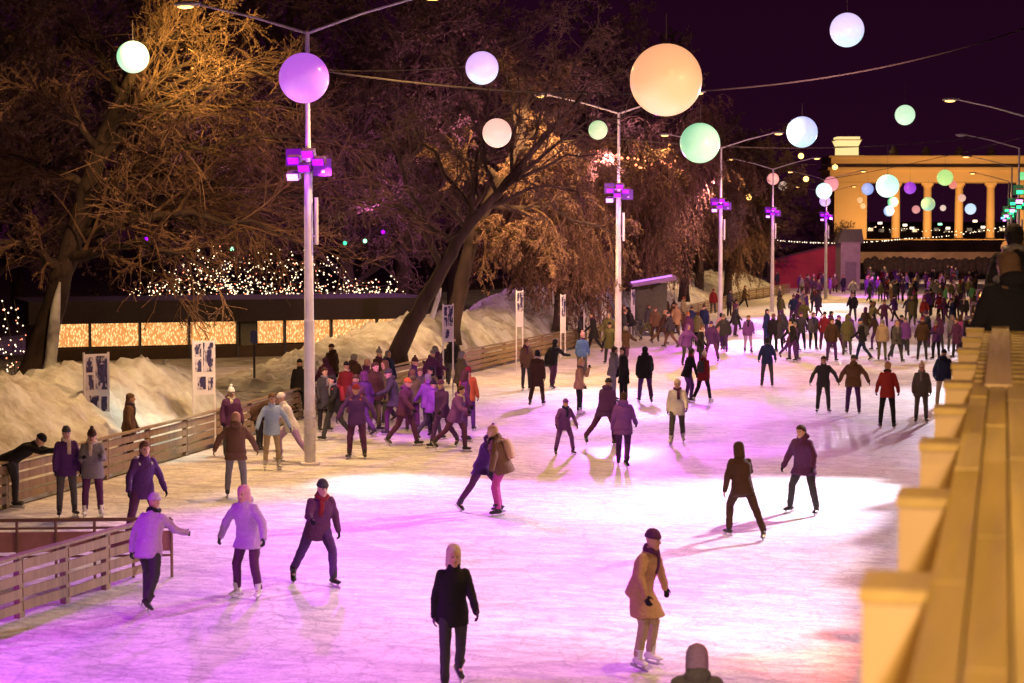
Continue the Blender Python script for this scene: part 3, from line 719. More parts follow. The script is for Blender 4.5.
# ------------------------------------------------------------------ pavilion with light curtains
def local_frame(a, b):
    X = (b - a); X.z = 0; X.normalize(); return X, V((-X.y, X.x, 0)), V((0, 0, 1))
pa = P(40, 330, 78); pb = P(425, 330, 84); pa.z = pb.z = 0
ax = local_frame(pa, pb); L = (pb - pa).length
zt, z1, z0 = Wz(300, 80), Wz(322, 80), Wz(346, 80)
def curtain_mat():
    m = bpy.data.materials.new('light_curtain'); m.use_nodes = True; n = m.node_tree.nodes; l = m.node_tree.links; b = n['Principled BSDF']
    b.inputs['Base Color'].default_value = (.25, .13, .05, 1)
    t = n.new('ShaderNodeTexCoord'); mp = n.new('ShaderNodeMapping'); mp.inputs['Scale'].default_value = (1, 1, .42); l.new(t.outputs['Object'], mp.inputs[0])
    vo = n.new('ShaderNodeTexVoronoi'); vo.inputs['Scale'].default_value = 15; l.new(mp.outputs[0], vo.inputs['Vector'])
    r = n.new('ShaderNodeValToRGB'); r.color_ramp.elements[0].position = .12; r.color_ramp.elements[0].color = (1, .62, .27, 1)
    r.color_ramp.elements[1].position = .55; r.color_ramp.elements[1].color = (.42, .16, .04, 1); l.new(vo.outputs['Distance'], r.inputs[0])
    l.new(r.outputs[0], b.inputs['Emission Color']); b.inputs['Emission Strength'].default_value = 1.9; return m
M_curt = curtain_mat()
o = thing('pavilion', 'long low pavilion with a dark flat roof and glowing light curtains', 'pavilion', pa)
def lf(a, x, y, z): return a + ax[0] * x + ax[1] * y + ax[2] * z
m = MB(); m.box(lf(pa, L / 2, 3, (zt + z1) / 2), (L / 2 + .5, 3.4, (zt - z1) / 2), ax); m.build('roof', mat('roof_dark', (.02, .012, .018), .8), o)
m = MB(); m.box(lf(pa, L / 2, .9, z0 / 2 - .1), (L / 2, .5, z0 / 2 + .03), ax); m.build('base_wall', mat('base_dark', (.05, .03, .02), .9), o)
m = MB(); m.box(lf(pa, L / 2, 5.8, z1 / 2), (L / 2, .1, z1 / 2 - .01), ax); m.build('back_wall', mat('base_dark', (0, 0, 0)), o)
npn = 8
for k in range(npn + 1):
    m = MB(); m.box(lf(pa, L * k / npn, .45, z1 / 2 - .002), (.05, .08, z1 / 2 - .004), ax); m.build('post', M_dark, o)
for k in range(npn):
    if k == 4: x0, x1 = L * k / npn + .95, L * (k + 1) / npn - .055
    else: x0, x1 = L * k / npn + .055, L * (k + 1) / npn - .055
    m = MB(); m.box(lf(pa, (x0 + x1) / 2, .62, (z0 + z1) / 2), ((x1 - x0) / 2, .03, (z1 - z0) / 2 - .01), ax); m.build('light_curtain', M_curt, o)
m = MB(); m.box(lf(pa, L * 4 / npn + .52, .6, z1 / 2 + .1), (.36, .03, z1 / 2 - .12), ax); m.build('door', mat('door_green', (.08, .08, .05), .6), o)
mid = lf(pa, L / 2, -.5, 1.2)

# ------------------------------------------------------------------ picture boards in the snow
def photo_mat():
    m = bpy.data.materials.new('printed_photo'); m.use_nodes = True; n = m.node_tree.nodes; l = m.node_tree.links; b = n['Principled BSDF']
    b.inputs['Roughness'].default_value = .4
    t = n.new('ShaderNodeTexCoord'); mp = n.new('ShaderNodeMapping'); mp.inputs['Scale'].default_value = (1.5, 1.5, .6); l.new(t.outputs['Object'], mp.inputs[0])
    z = n.new('ShaderNodeTexNoise'); z.inputs['Scale'].default_value = 7; z.inputs['Detail'].default_value = 4; l.new(mp.outputs[0], z.inputs['Vector'])
    r = n.new('ShaderNodeValToRGB'); r.color_ramp.elements[0].position = .47; r.color_ramp.elements[0].color = (.03, .025, .09, 1)
    r.color_ramp.elements[1].position = .56; r.color_ramp.elements[1].color = (.62, .58, .68, 1); l.new(z.outputs['Fac'], r.inputs[0]); l.new(r.outputs[0], b.inputs['Base Color']); return m
M_photo = photo_mat(); M_board = mat('board_white', (.74, .70, .78), .5, scale=2, var=.05); M_ink = mat('print_ink', (.05, .04, .14), .5, scale=14, var=.5)
def board(cx, y0, y1, wpx, d, label, turn=.25, photos=5):
    top = P(cx, y0, d); bot = P(cx, y1, d); h = top.z - bot.z; wd = wpx * d / FPX
    g = V((top.x, top.y, 0)); g.z = max(0, bank_height(g))
    vd = V((CO.x - g.x, CO.y - g.y, 0)).normalized(); a = turn; nrm = V((vd.x * math.cos(a) - vd.y * math.sin(a), vd.x * math.sin(a) + vd.y * math.cos(a), 0)); X = V((-nrm.y, nrm.x, 0))
    o = thing('picture_board', label, 'board', V((g.x, g.y, max(0, g.z - .2))), 'picture boards standing in the snow')
    zc = (top.z + bot.z) / 2; c = V((g.x, g.y, zc)); fr = (X, nrm, V((0, 0, 1)))
    m = MB(); m.box(c, (wd / 2, .02, h / 2), fr); pn = m.build('panel', M_board, o)
    for s in (-1, 1):
        zb = min(g.z - .25, bot.z - .3); m = MB(); m.tube([V((g.x, g.y, zb)) + X * s * wd / 2, V((g.x, g.y, top.z + .04)) + X * s * wd / 2], .028, 8); m.build('leg', M_pole, o)
    lay = [(-.27, .33, .15, .12), (.2, .2, .24, .27), (-.27, .05, .15, .12), (-.12, -.28, .2, .12), (.3, -.3, .12, .12)][:photos]
    # figures printed on white: dark upright shapes per photo
    r_ = random.Random(int(cx))
    for (u, v, hu, hv) in lay:
        cc = c + X * u * wd + V((0, 0, v * h)) + nrm * .024
        m = MB(); m.box(cc, (hu * wd, .003, hv * h), fr); ph = m.build('photo', M_photo, pn)
        m = MB()
        for k in range(2 if hu > .18 else 1):
            q = cc + nrm * .006 + X * r_.uniform(-.5, .5) * hu * wd; w_ = .028 * r_.uniform(.8, 1.3); hh = hv * h * .75
            m.box(q + V((0, 0, -hh * .3)), (w_, .002, hh * .5), fr); m.box(q + V((0, 0, hh * .35)), (w_ * 1.7, .0025, hh * .32), fr); m.ell(q + V((0, 0, hh * .85)), X * .028, nrm * .004, V((0, 0, .035)), 8, 5)
        m.build('printed_figure', M_ink, ph)
board(96, 354, 417, 25, 44, 'tall white board of black and white figure photos before the near snow bank', .3)
board(203.5, 341, 395, 22, 47, 'white picture board with a big dark photo at the end of the near snow bank', .3)
board(448, 305, 342, 12, 62, 'narrow picture board on the snow beside the leaning tree foot', .6, 4)
board(519.5, 291, 327, 9, 72, 'thin picture board standing before dark bushes, right of the leaning tree', .8, 3)
board(563, 295, 333, 7, 82, 'short picture board seen almost edge on, behind two dark dressed men', .9, 3)
board(586, 293, 318, 6, 88, 'pale blank looking board left of the second lamp post', .9, 2)
board(604, 287, 320, 6, 90, 'slim board close beside the second lamp post', .9, 3)
board(633, 290, 316, 5, 98, 'slim board right of the second lamp post before the dark tent', .9, 2)
# short signpost on the low snow behind the fence
g = P(254, 330, 60); sg = thing('signpost', 'short dark signpost with a small blue plate behind the board fence', 'sign', V((g.x, g.y, .3)))
m = MB(); m.tube([V((g.x, g.y, 0.2)), g], .04, 8); m.build('pole', M_dark, sg)
m = MB(); m.box(P(254, 337, 59.95), (.12, .015, .2)); m.build('plate', mat('blue_plate', (.08, .1, .3), .5), sg)

# ------------------------------------------------------------------ tent, red wall, kiosk, end wall, portico
def boxpx(m, x0, x1, y0, y1, d, dep, mi=0):
    a = P(x0, y1, d); b = P(x1, y1, d); fr = local_frame(a, b); zt_ = Wz(y0, d); zb = Wz(y1, d); L_ = (b - a); L_.z = 0
    c = V(((a.x + b.x) / 2, (a.y + b.y) / 2, (zt_ + zb) / 2)) + fr[1] * dep / 2
    m.box(c, (L_.length / 2, dep / 2, (zt_ - zb) / 2), fr, mi); return c
g = P(652, 300, 100); g.z = 0
o = thing('awning_hut', 'dark green grey hut with a violet lit slanting roof edge, under the weeping trees', 'hut', g)
m = MB(); boxpx(m, 636, 667, 284, 320, 100, 3); m.build('wall', mat('hut_wall', (.10, .10, .075), .8), o)
m = MB(); a = P(630, 284, 99.6); b = P(673, 277, 99.6); m.bar(a, b, 1.9, .12); m.build('roof', mat('hut_roof', (.28, .16, .30), .6), o)
m = MB(); m.bar(P(631, 282.5, 97.6), P(672, 275.5, 97.6), .03, .05); m.build('neon_tube', lamp_mat('violet_tube', (.6, .2, 1), 1.6), o)

g = G(808, 290); o = thing('red_wall', 'long wall with red light in its colour behind the fifth lamp post', 'wall', g)
a = P(770, 288, 192); b = P(843, 288, 192); fr = local_frame(a, b)
m = MB(); zt0, zt1 = Wz(261, 192), Wz(243, 192); dp = fr[1] * .6
A = V((a.x, a.y, 0)); B = V((b.x, b.y, 0))
m.hexa([A, B, B + dp, A + dp, A + V((0, 0, zt0)), B + V((0, 0, zt1)), B + dp + V((0, 0, zt1)), A + dp + V((0, 0, zt0))]); m.build('wall_face', mat('red_light_tint', (.42, .045, .06), .7, scale=.6, var=.2), o)  # the red light on this wall is put into its colour
m = MB(); m.bar(A + V((0, 0, zt0 + .08)) + dp / 2, B + V((0, 0, zt1 + .08)) + dp / 2, .42, .08); m.build('coping', mat('coping', (.12, .05, .06), .8), o)
g = G(851, 290); o = thing('kiosk', 'narrow grey kiosk with a dark sloped roof at the end of the red wall', 'kiosk', g)
kd = 184
m = MB(); boxpx(m, 840.5, 860, 242, 291, kd, 3); m.build('wall', mat('kiosk_wall', (.34, .28, .24), .7, scale=2, bump=.2), o)
m = MB()
a = P(838, 243, kd - .3); b = P(864, 243, kd - .3); c = P(862, 229, kd + 1); e = P(843, 229, kd + 1); fr = local_frame(a, b); back = fr[1] * 3.4
m.hexa([a, b, b + back, a + back, e, c, c + back * .4, e + back * .4]); m.build('roof', mat('kiosk_roof', (.12, .11, .11), .7), o)
m = MB(); boxpx(m, 845, 856, 262, 290, kd - .06, .05); m.build('door', mat('kiosk_door', (.22, .18, .16), .6), o)

g = P(940, 283, 232); g.z = 0
o = thing('end_wall', 'long tan wall closing the far end of the rink behind the crowd', 'wall', g)
m = MB(); boxpx(m, 860, 1080, 252, 281, 232, .6); m.build('wall_face', mat('end_wall', (.42, .28, .18), .8, scale=.5, var=.3), o)
m = MB(); boxpx(m, 860, 1080, 263, 280.5, 231, .3); m.build('dark_barrier', mat('end_barrier', (.035, .025, .035), .8), o)
m = MB(); boxpx(m, 858, 1085, 240, 251.5, 290, 4); plinth = m.build('stone_terrace', mat('terrace', (.09, .055, .05), .9, scale=.3, var=.4), None, org=None)
tag(plinth, 'low dark stone terrace at the foot of the portico columns', 'terrace')
# railing of dark boards at the foot of end wall
g = P(945, 262, 229); g.z = 0
o = thing('dark_bushes', 'row of dark clipped bushes before the far end wall', 'hedge', g)
m = MB()
for k in range(26):
    c = P(868 + k * 6.5, 266, 229); m.ell(c, V((.7, 0, 0)), V((0, .5, 0)), V((0, 0, .8 + .5 * rng.random())), 10, 6)
m.build('foliage', mat('bush_dark', (.04, .025, .03), .95, scale=3, var=.5, bump=1), o, smooth=True)['kind'] = 'stuff'

PD = 340
M_stone = mat('portico_stone', (.58, .44, .27), .8, scale=.12, var=.12, bump=.1)
g = P(930, 240, PD)
por = thing('portico', 'monumental colonnade with square entablature, lit amber, beyond the rink', 'portico', V((g.x, g.y, 0)))
Dp = 9
def pbox(x0, x1, y0, y1, dd, dep, name, mt=None):
    m = MB(); boxpx(m, x0, x1, y0, y1, PD + dd, dep); return m.build(name, mt or M_stone, por)
pbox(834, 866.5, 182.3, 244, 0, Dp, 'pier')
en = pbox(830, 1100, 170, 182, -.6, Dp + 1.2, 'architrave')
pbox(828, 1100, 167.3, 169.8, -1.4, Dp + 2.8, 'cornice')
pbox(831, 1100, 157.5, 167.1, -.8, Dp + 1.6, 'attic')
pbox(829, 1100, 155.6, 157.3, -1.3, Dp + 2.6, 'attic_cornice')
pbox(866.8, 1100, 239.2, 245, -1, Dp + 2, 'stylobate')
for x in (895.5, 927, 958.5, 990, 1021.5, 1053):
    for row in (0, 1):
        b = P(x, 239, PD + 1.2 + row * 6.2); zt_ = Wz(182.4, PD); zb = Wz(239, PD); hh = zt_ - zb; bz = V((b.x, b.y, zb))
        m = MB(); R0 = .78
        prof = [(0, 1.12), (.25, 1.12), (.3, 1.0), (hh * .5, .96), (hh - .9, .86), (hh - .85, 1.0), (hh - .45, 1.15), (hh - .02, 1.15)]
        m.rings([(bz + V((0, 0, z)), V((R0 * r, 0, 0)), V((0, R0 * r, 0))) for z, r in prof], 20); cl = m.build('column', M_stone, por)
        m = MB(); m.box(bz + V((0, 0, hh - .2)), (1.05, 1.05, .19)); m.build('capital', M_stone, cl)
for x in (893, 925.5, 959, 991):
    b = P(x, 155.5, PD); m = MB()
    m.rings([(b + V((0, 3, z)), V((r, 0, 0)), V((0, r, 0))) for z, r in ((0, .95), (.3, .95), (.35, .55), (.6, .9), (1.1, .8), (1.25, .45), (1.5, .55), (1.75, .35), (1.8, .05))], 14); m.build('urn', M_stone, por)
# lit lantern tower on the pier
M_lan = lamp_mat('lantern_glow', (1.0, .72, .30), 1.15); M_lan2 = mat('lantern_frame', (.5, .38, .22), .8, emit=(1.0, .6, .22), es=.12)  # the ledges are no lamp: faint emission stands for lantern light on them
def lan(x0, x1, y0, y1, name, mt, fl=0):
    a = P(x0, y1, PD); b = P(x1, y1, PD); h = Wz(y0, PD) - Wz(y1, PD); fr = local_frame(a, b); W_ = (b - a).length; dk = fr[1] * W_; z = V((0, 0, h)); X = fr[0] * fl; Y = fr[1] * fl
    m = MB(); m.hexa([a, b, b + dk, a + dk, a - X - Y + z, b + X - Y + z, b + X + Y + dk + z, a - X + Y + dk + z]); return m.build(name, mt, por)
lan(838.5, 858.5, 147.2, 157.3 - 1.9, 'lantern_tier', M_lan, 0); lan(837.5, 859.5, 146.2, 147.1, 'lantern_ledge', M_lan2)
lan(838.5, 858.5, 140.5, 146.1, 'lantern_tier', M_lan, .45); lan(836, 862, 139.3, 140.4, 'lantern_ledge', M_lan2); lan(837.5, 860, 136.6, 139.2, 'lantern_tier', M_lan)
lan(835, 864, 155.2, 156.5, 'lantern_ledge', M_lan2)
spot(V((P(930, 250, 205).x, P(930, 250, 205).y, 11)), P(930, 256, 232), (1, .55, .32), 15000, 120, .8, .3, 'end_wall_fill_light')  # added warm spot without a lamp, to brighten the end wall
# its floodlights stand on the terrace
for x in (850, 890, 925, 960, 1000, 1040):
    s = P(x, 247, PD - 14); s.z = 3.0
    spot(s, P(x, 185, PD), (1.0, .48, .14), 7000, 110, .8, .3, 'portico_floodlight_beam')
    f = thing('ground_floodlight', f'ground floodlight aimed up at the portico, near {dict([(850,"the pier"),(890,"the first column"),(925,"the second column"),(960,"the third column"),(1000,"the fourth column"),(1040,"the outermost column")])[x]}', 'floodlight', s - V((0, 0, .6)), 'floodlights below the portico')
    m = MB(); m.box(s - V((0, .3, .3)), (.3, .2, .2)); m.build('housing', M_dark, f)
for k, (x, y, c) in enumerate(((905, 226, L_bulbw), (912, 229, L_bulbw), (940, 225, L_bulbg), (948, 229, L_bulbw), (975, 222, L_bulb), (983, 228, L_bulbw), (880, 224, L_bulbw), (1003, 219, lamp_mat('blue_bulb', (.2, .4, 1), 3)))):
    c0 = P(x, y, 420); o = thing('far_street_lamp', ['left white', 'right white', 'greenish', 'twin white', 'warm', 'cold white', 'lonely white', 'blue'][k] + ' street light seen through the portico columns', 'street light', V((c0.x, c0.y, 0)), 'street lights beyond the portico')
    m = MB(); m.tube([V((c0.x, c0.y, 0)), c0], .1, 6); m.build('pole', M_dark, o); m = MB(); m.box(c0 + V((0, -.1, .2)), (.45, .3, .22)); m.build('lamp_head', c, o)
g = P(930, 245, 470); g.z = 0
o = thing('far_building', 'dim long building glimpsed between the portico columns', 'building', g)
m = MB(); boxpx(m, 845, 1090, 222, 243, 470, 20); m.build('wall', mat('far_wall', (.10, .06, .06), .9, scale=.2, var=.3), o)
for k in range(14):
    m = MB(); boxpx(m, 868 + k * 11, 873 + k * 11, 228 + (k % 3), 231 + (k % 3), 469.7, .2); m.build('window', lamp_mat('dim_window', (.6, .45, .3), .35) if k % 4 else lamp_mat('lit_window', (1, .7, .4), 1.2), o)

# ------------------------------------------------------------------ deck with its timber parapet at the camera's side
W_deck = wood('deck_timber', (.50, .35, .08), axis=1, var=.25, sc=.6); W_deck2 = wood('deck_timber_pale', (.72, .52, .24), axis=1, var=.12, sc=.6)
W_fin = wood('fin_plywood', (.60, .42, .16), axis=2, var=.08, sc=.3); W_red = wood('fin_side_red', (.48, .20, .08), axis=2, var=.15, sc=.4)
ZT = CAMZ - .75; DZ = 3.5
DY1 = 58
mb = MB(); mb.box((2.1, DY1 / 2, DZ - .06), (2.0, DY1 / 2 + 1, .06)); tag(mb.build('deck_floor', W_deck), kind='structure')
o = thing('timber_parapet', 'broad timber parapet of the raised deck running along the rink', 'parapet', V((.2, 2, DZ)))
m = MB(); m.box((-.10, DY1 / 2 + .5, ZT / 2 - .06), (.03, DY1 / 2, ZT / 2 - .07)); m.build('outer_wall', W_red, o)
x0, x1 = -.146, .62
# near part: lengthwise boards laid end to end
yb = 9.55; y = .6; nb = 9; bw = (x1 - x0) / nb
for k in range(nb):
    y = .6 - rng.random() * 1.2
    while y < yb:
        L_ = min(rng.uniform(.5, 1.3), yb - y)
        m = MB(); m.box((x0 + bw * (k + .5), y + L_ / 2, ZT - .03 + rng.uniform(-.003, .003)), (bw / 2 - .0035, L_ / 2 - .003, .03)); bo = m.build('top_board', W_deck if (k != 2 and rng.random() > .22) else wood('deck_timber_mid', (.60, .44, .14), axis=1, sc=.6), o)
        y += L_
# far part: short cross boards with one pale board laid along the middle
y = yb
k = 0
while y < DY1:
    L_ = .19
    m = MB(); m.box(((x0 + x1) / 2, y + L_ / 2, ZT - .055 - .003 * (k % 2)), ((x1 - x0) / 2, L_ / 2 - .02, .022))
    if k < 90: m.build('cross_board', W_deck if k % 3 else wood('deck_timber_mid', (0, 0, 0)), o)
    y += L_ if k < 90 else 99; k += 1
rest = MB()
while y < 200:
    y = yb + .19 * k
    if y > DY1: break
    rest.box(((x0 + x1) / 2, y + .095, ZT - .055), ((x1 - x0) / 2, .075, .022)); k += 1
if rest.v: rest.build('cross_boards', W_deck, o)['kind'] = 'stuff'
y = yb
while y < DY1:
    L_ = min(3.0, DY1 - y); m = MB(); m.box((-.015, y + L_ / 2, ZT - .012), (.068, L_ / 2 - .004, .018)); m.build('middle_board', W_deck2, o); y += L_
m = MB(); m.box(((x0 + x1) / 2, DY1 / 2, ZT - .16), ((x1 - x0) / 2 - .05, DY1 / 2, .07)); m.build('bearer', W_red, o)
# fins
for k in range(30):
    yy = 3.98 + 1.43 * k
    f = thing('timber_fin', ('nearest' if k == 0 else ordn[k] if k < 6 else f'timber') + ' upright pale plywood fin with a flat cap standing along the parapet', 'timber fin', (-.21, yy, ZT), 'plywood fins along the parapet')
    if k >= 6: f['label'] = 'small distant plywood fin in the row along the parapet'
    hh = 1.25
    m = MB(); m.box((-.215, yy + .10, ZT - .03 - hh / 2), (.0665, .10, hh / 2)); m.build('front_board', W_fin, f)
    m = MB(); m.box((-.2155, yy + .10, ZT - .014), (.072, .115, .0145)); m.build('cap', W_deck, f)
    m = MB(); m.ell(V((-.284, yy + .0, ZT - .22)), V((.007, 0, 0)), V((0, .007, 0)), V((0, 0, .007)), 8, 5); m.build('bolt', M_steel, f)
# dark cloths hanging on the outside of the parapet further on
M_cloth = mat('banner_cloth', (.035, .012, .03), .9)
for k, (yy, zz, lb) in enumerate(((17.5, .35, 'dark cloth hung over the parapet below the bend of fins, nearest of three'), (21.5, .3, 'middle dark cloth hung on the outside of the parapet'), (27, .35, 'deepest dark cloth hung on the outside of the parapet'))):
    m = MB(); vs = []
    for i in range(9):
        for j in range(7): vs.append((-.31 - .03 * math.sin(i * 1.3 + j * .4), yy + i * .16, ZT - .03 - j * .16))
    n_ = [(i * 7 + j, i * 7 + j + 1, (i + 1) * 7 + j + 1, (i + 1) * 7 + j) for i in range(8) for j in range(6)]
    m.add(vs, n_); ob = m.build('hanging_cloth', M_cloth, None, smooth=True); tag(ob, lb, 'cloth', 'dark cloths on the parapet')
    md = ob.modifiers.new('s', 'SOLIDIFY'); md.thickness = .02
# warm lamp above the deck, the deck's own light
dl = V((2.6, 5.5, 8.6))
o = thing('deck_lamp', 'warm lamp on a pole over the deck, outside the frame', 'lamp', V((2.6, 5.5, DZ)))
m = MB(); m.tube([V((2.6, 5.5, DZ)), dl], .05, 10); m.build('pole', M_pole, o); m = MB(); m.box(dl + V((0, 0, .1)), (.2, .14, .06)); m.build('lamp_head', M_steel, o)
spot(dl, V((0, 9, ZT)), (1.0, .60, .18), 1150, 150, .5, .15, 'deck_and_fill_light')
dl2 = V((2.6, 26, 8.6)); o2 = copy_tree(o); o2.location = (2.6, 26, DZ); o2['label'] = 'second warm lamp on a pole over the deck, outside the frame'
spot(dl2, V((0, 27, ZT)), (1.0, .60, .18), 1150, 150, .5, .15, 'deck_and_fill_light')
#PEOPLE
# ------------------------------------------------------------------ people
def POSE(**k):
    d = dict(lean=4, twist=0, hip=(3, 3), knee=(4, 4), splay=(5, 5), arm=(3, -2), out=(9, 9), elbow=(18, 18), head=0, roll=0)
    d.update(k); return d
POSES = {
 'stand': POSE(),
 'hands_front': POSE(arm=(22, 22), out=(6, 6), elbow=(85, 80), head=12),
 'pockets': POSE(arm=(-8, -8), out=(16, 16), elbow=(42, 42), splay=(8, 8)),
 'stride': POSE(lean=20, hip=(38, -22), knee=(42, 12), splay=(6, 14), arm=(-30, 35), out=(16, 18), elbow=(28, 40), head=-10),
 'stride2': POSE(lean=14, hip=(-26, 26), knee=(20, 26), splay=(14, 6), arm=(32, -28), out=(20, 14), elbow=(35, 20), head=-6),
 'glide': POSE(lean=16, hip=(22, 16), knee=(32, 26), splay=(9, 9), arm=(10, -14), out=(34, 34), elbow=(18, 14), head=-10),
 'arms_out': POSE(lean=6, hip=(6, 2), knee=(10, 6), splay=(7, 7), arm=(8, -6), out=(30, 36), elbow=(12, 12)),
 'walk': POSE(lean=6, hip=(22, -16), knee=(10, 22), arm=(-20, 22), out=(8, 8), elbow=(20, 25)),
 'bend': POSE(lean=58, hip=(16, 4), knee=(16, 8), arm=(52, 46), out=(8, 8), elbow=(28, 22), head=-18),
 'wide': POSE(lean=12, hip=(12, 10), knee=(18, 16), splay=(17, 17), arm=(12, -10), out=(24, 22), elbow=(20, 30), head=-8),
 'lift_hand': POSE(arm=(40, 8), out=(12, 8), elbow=(120, 20), head=6),
 'rail': POSE(lean=24, hip=(14, 10), knee=(4, 4), arm=(48, 48), out=(12, 12), elbow=(75, 75), head=-14),
}
def skeleton(ps):
    J = {}
    Z = V((0, 0, 1)); X = V((1, 0, 0)); F = V((0, -1, 0))
    def dirn(ang, out, s):   # down vector swung forward by ang, outward by out
        a = R(ang); o_ = R(out); return (V((s * math.sin(o_), -math.sin(a) * math.cos(o_), -math.cos(a) * math.cos(o_)))).normalized()
    pel = V((0, 0, 1.0)); J['pel'] = pel
    ln = R(ps['lean']); T = (Z * math.cos(ln) + F * math.sin(ln)).normalized(); tw = R(ps['twist'])
    SX = (X * math.cos(tw) + F * math.sin(tw)).normalized(); J['T'] = T; J['SX'] = SX; J['FW'] = SX.cross(T) * -1
    if J['FW'].dot(F) < 0: J['FW'] *= -1
    J['neck'] = pel + T * .50
    hl = R(ps['lean'] + ps['head']); HU = (Z * math.cos(hl) + F * math.sin(hl)).normalized(); J['HU'] = HU; J['HF'] = (F * math.cos(hl) - Z * math.sin(hl)).normalized()
    J['head'] = J['neck'] + T * .055 + HU * .115 + J['HF'] * .015
    for i, s in enumerate((-1, 1)):
        hip = pel + X * s * .092 - T * .02; k = hip + dirn(ps['hip'][i], ps['splay'][i], s) * .43; a_ = k + dirn(ps['hip'][i] - ps['knee'][i], ps['splay'][i] * .5, s) * .42
        J['hip', i], J['knee', i], J['ank', i] = hip, k, a_
        fa = R(ps['hip'][i] - ps['knee'][i]); fa = fa if fa < 0 else fa * .3
        tdir = V((s * .25, -math.cos(fa), math.sin(fa))).normalized() if fa >= 0 else V((s * .25, -math.cos(fa), math.sin(fa))).normalized()
        J['toe', i] = tdir
        sh = J['neck'] - T * .045 + SX * s * .178; u = dirn(ps['arm'][i] + ps['lean'] * .35, ps['out'][i], s); el = sh + u * .28
        f = dirn(ps['arm'][i] + ps['lean'] * .35 + ps['elbow'][i], ps['out'][i] * (.6 if ps['elbow'][i] < 60 else -1.2), s); wr = el + f * .25
        J['sh', i], J['el', i], J['wr', i], J['fd', i] = sh, el, wr, f
    low = min(J['ank', i].z for i in (0, 1)); dz = .155 - low
    for k_ in list(J):
        if k_ in ('T', 'SX', 'FW', 'HU', 'HF') or (isinstance(k_, tuple) and k_[0] in ('toe', 'fd')): continue
        J[k_] = J[k_] + V((0, 0, dz))
    return J

TMP = bpy.data.scenes.new('workshop')
def solidify(mb, name, voxel, smooth=4, ratio=.4, wr=0.0, seed=0):
    me = mb.mesh(name); o = bpy.data.objects.new(name, me); TMP.collection.objects.link(o)
    r = o.modifiers.new('r', 'REMESH'); r.mode = 'VOXEL'; r.voxel_size = voxel
    s = o.modifiers.new('s', 'SMOOTH'); s.factor = .5; s.iterations = smooth
    d = o.modifiers.new('d', 'DECIMATE'); d.ratio = ratio
    vl = TMP.view_layers[0]; vl.update(); dg = vl.depsgraph; me2 = bpy.data.meshes.new_from_object(o.evaluated_get(dg))
    bpy.data.objects.remove(o); bpy.data.meshes.remove(me)
    if wr:
        me2.update()
        for v in me2.vertices:
            c = v.co + V((seed, 0, 0)); k = noise.noise(V((c.x * 7, c.y * 7, c.z * 13))) + .5 * noise.noise(c * 24)
            v.co = v.co + v.normal * k * wr
    me2.name = name
    me2.polygons.foreach_set('use_smooth', [True] * len(me2.polygons)); me2.update()
    return me2

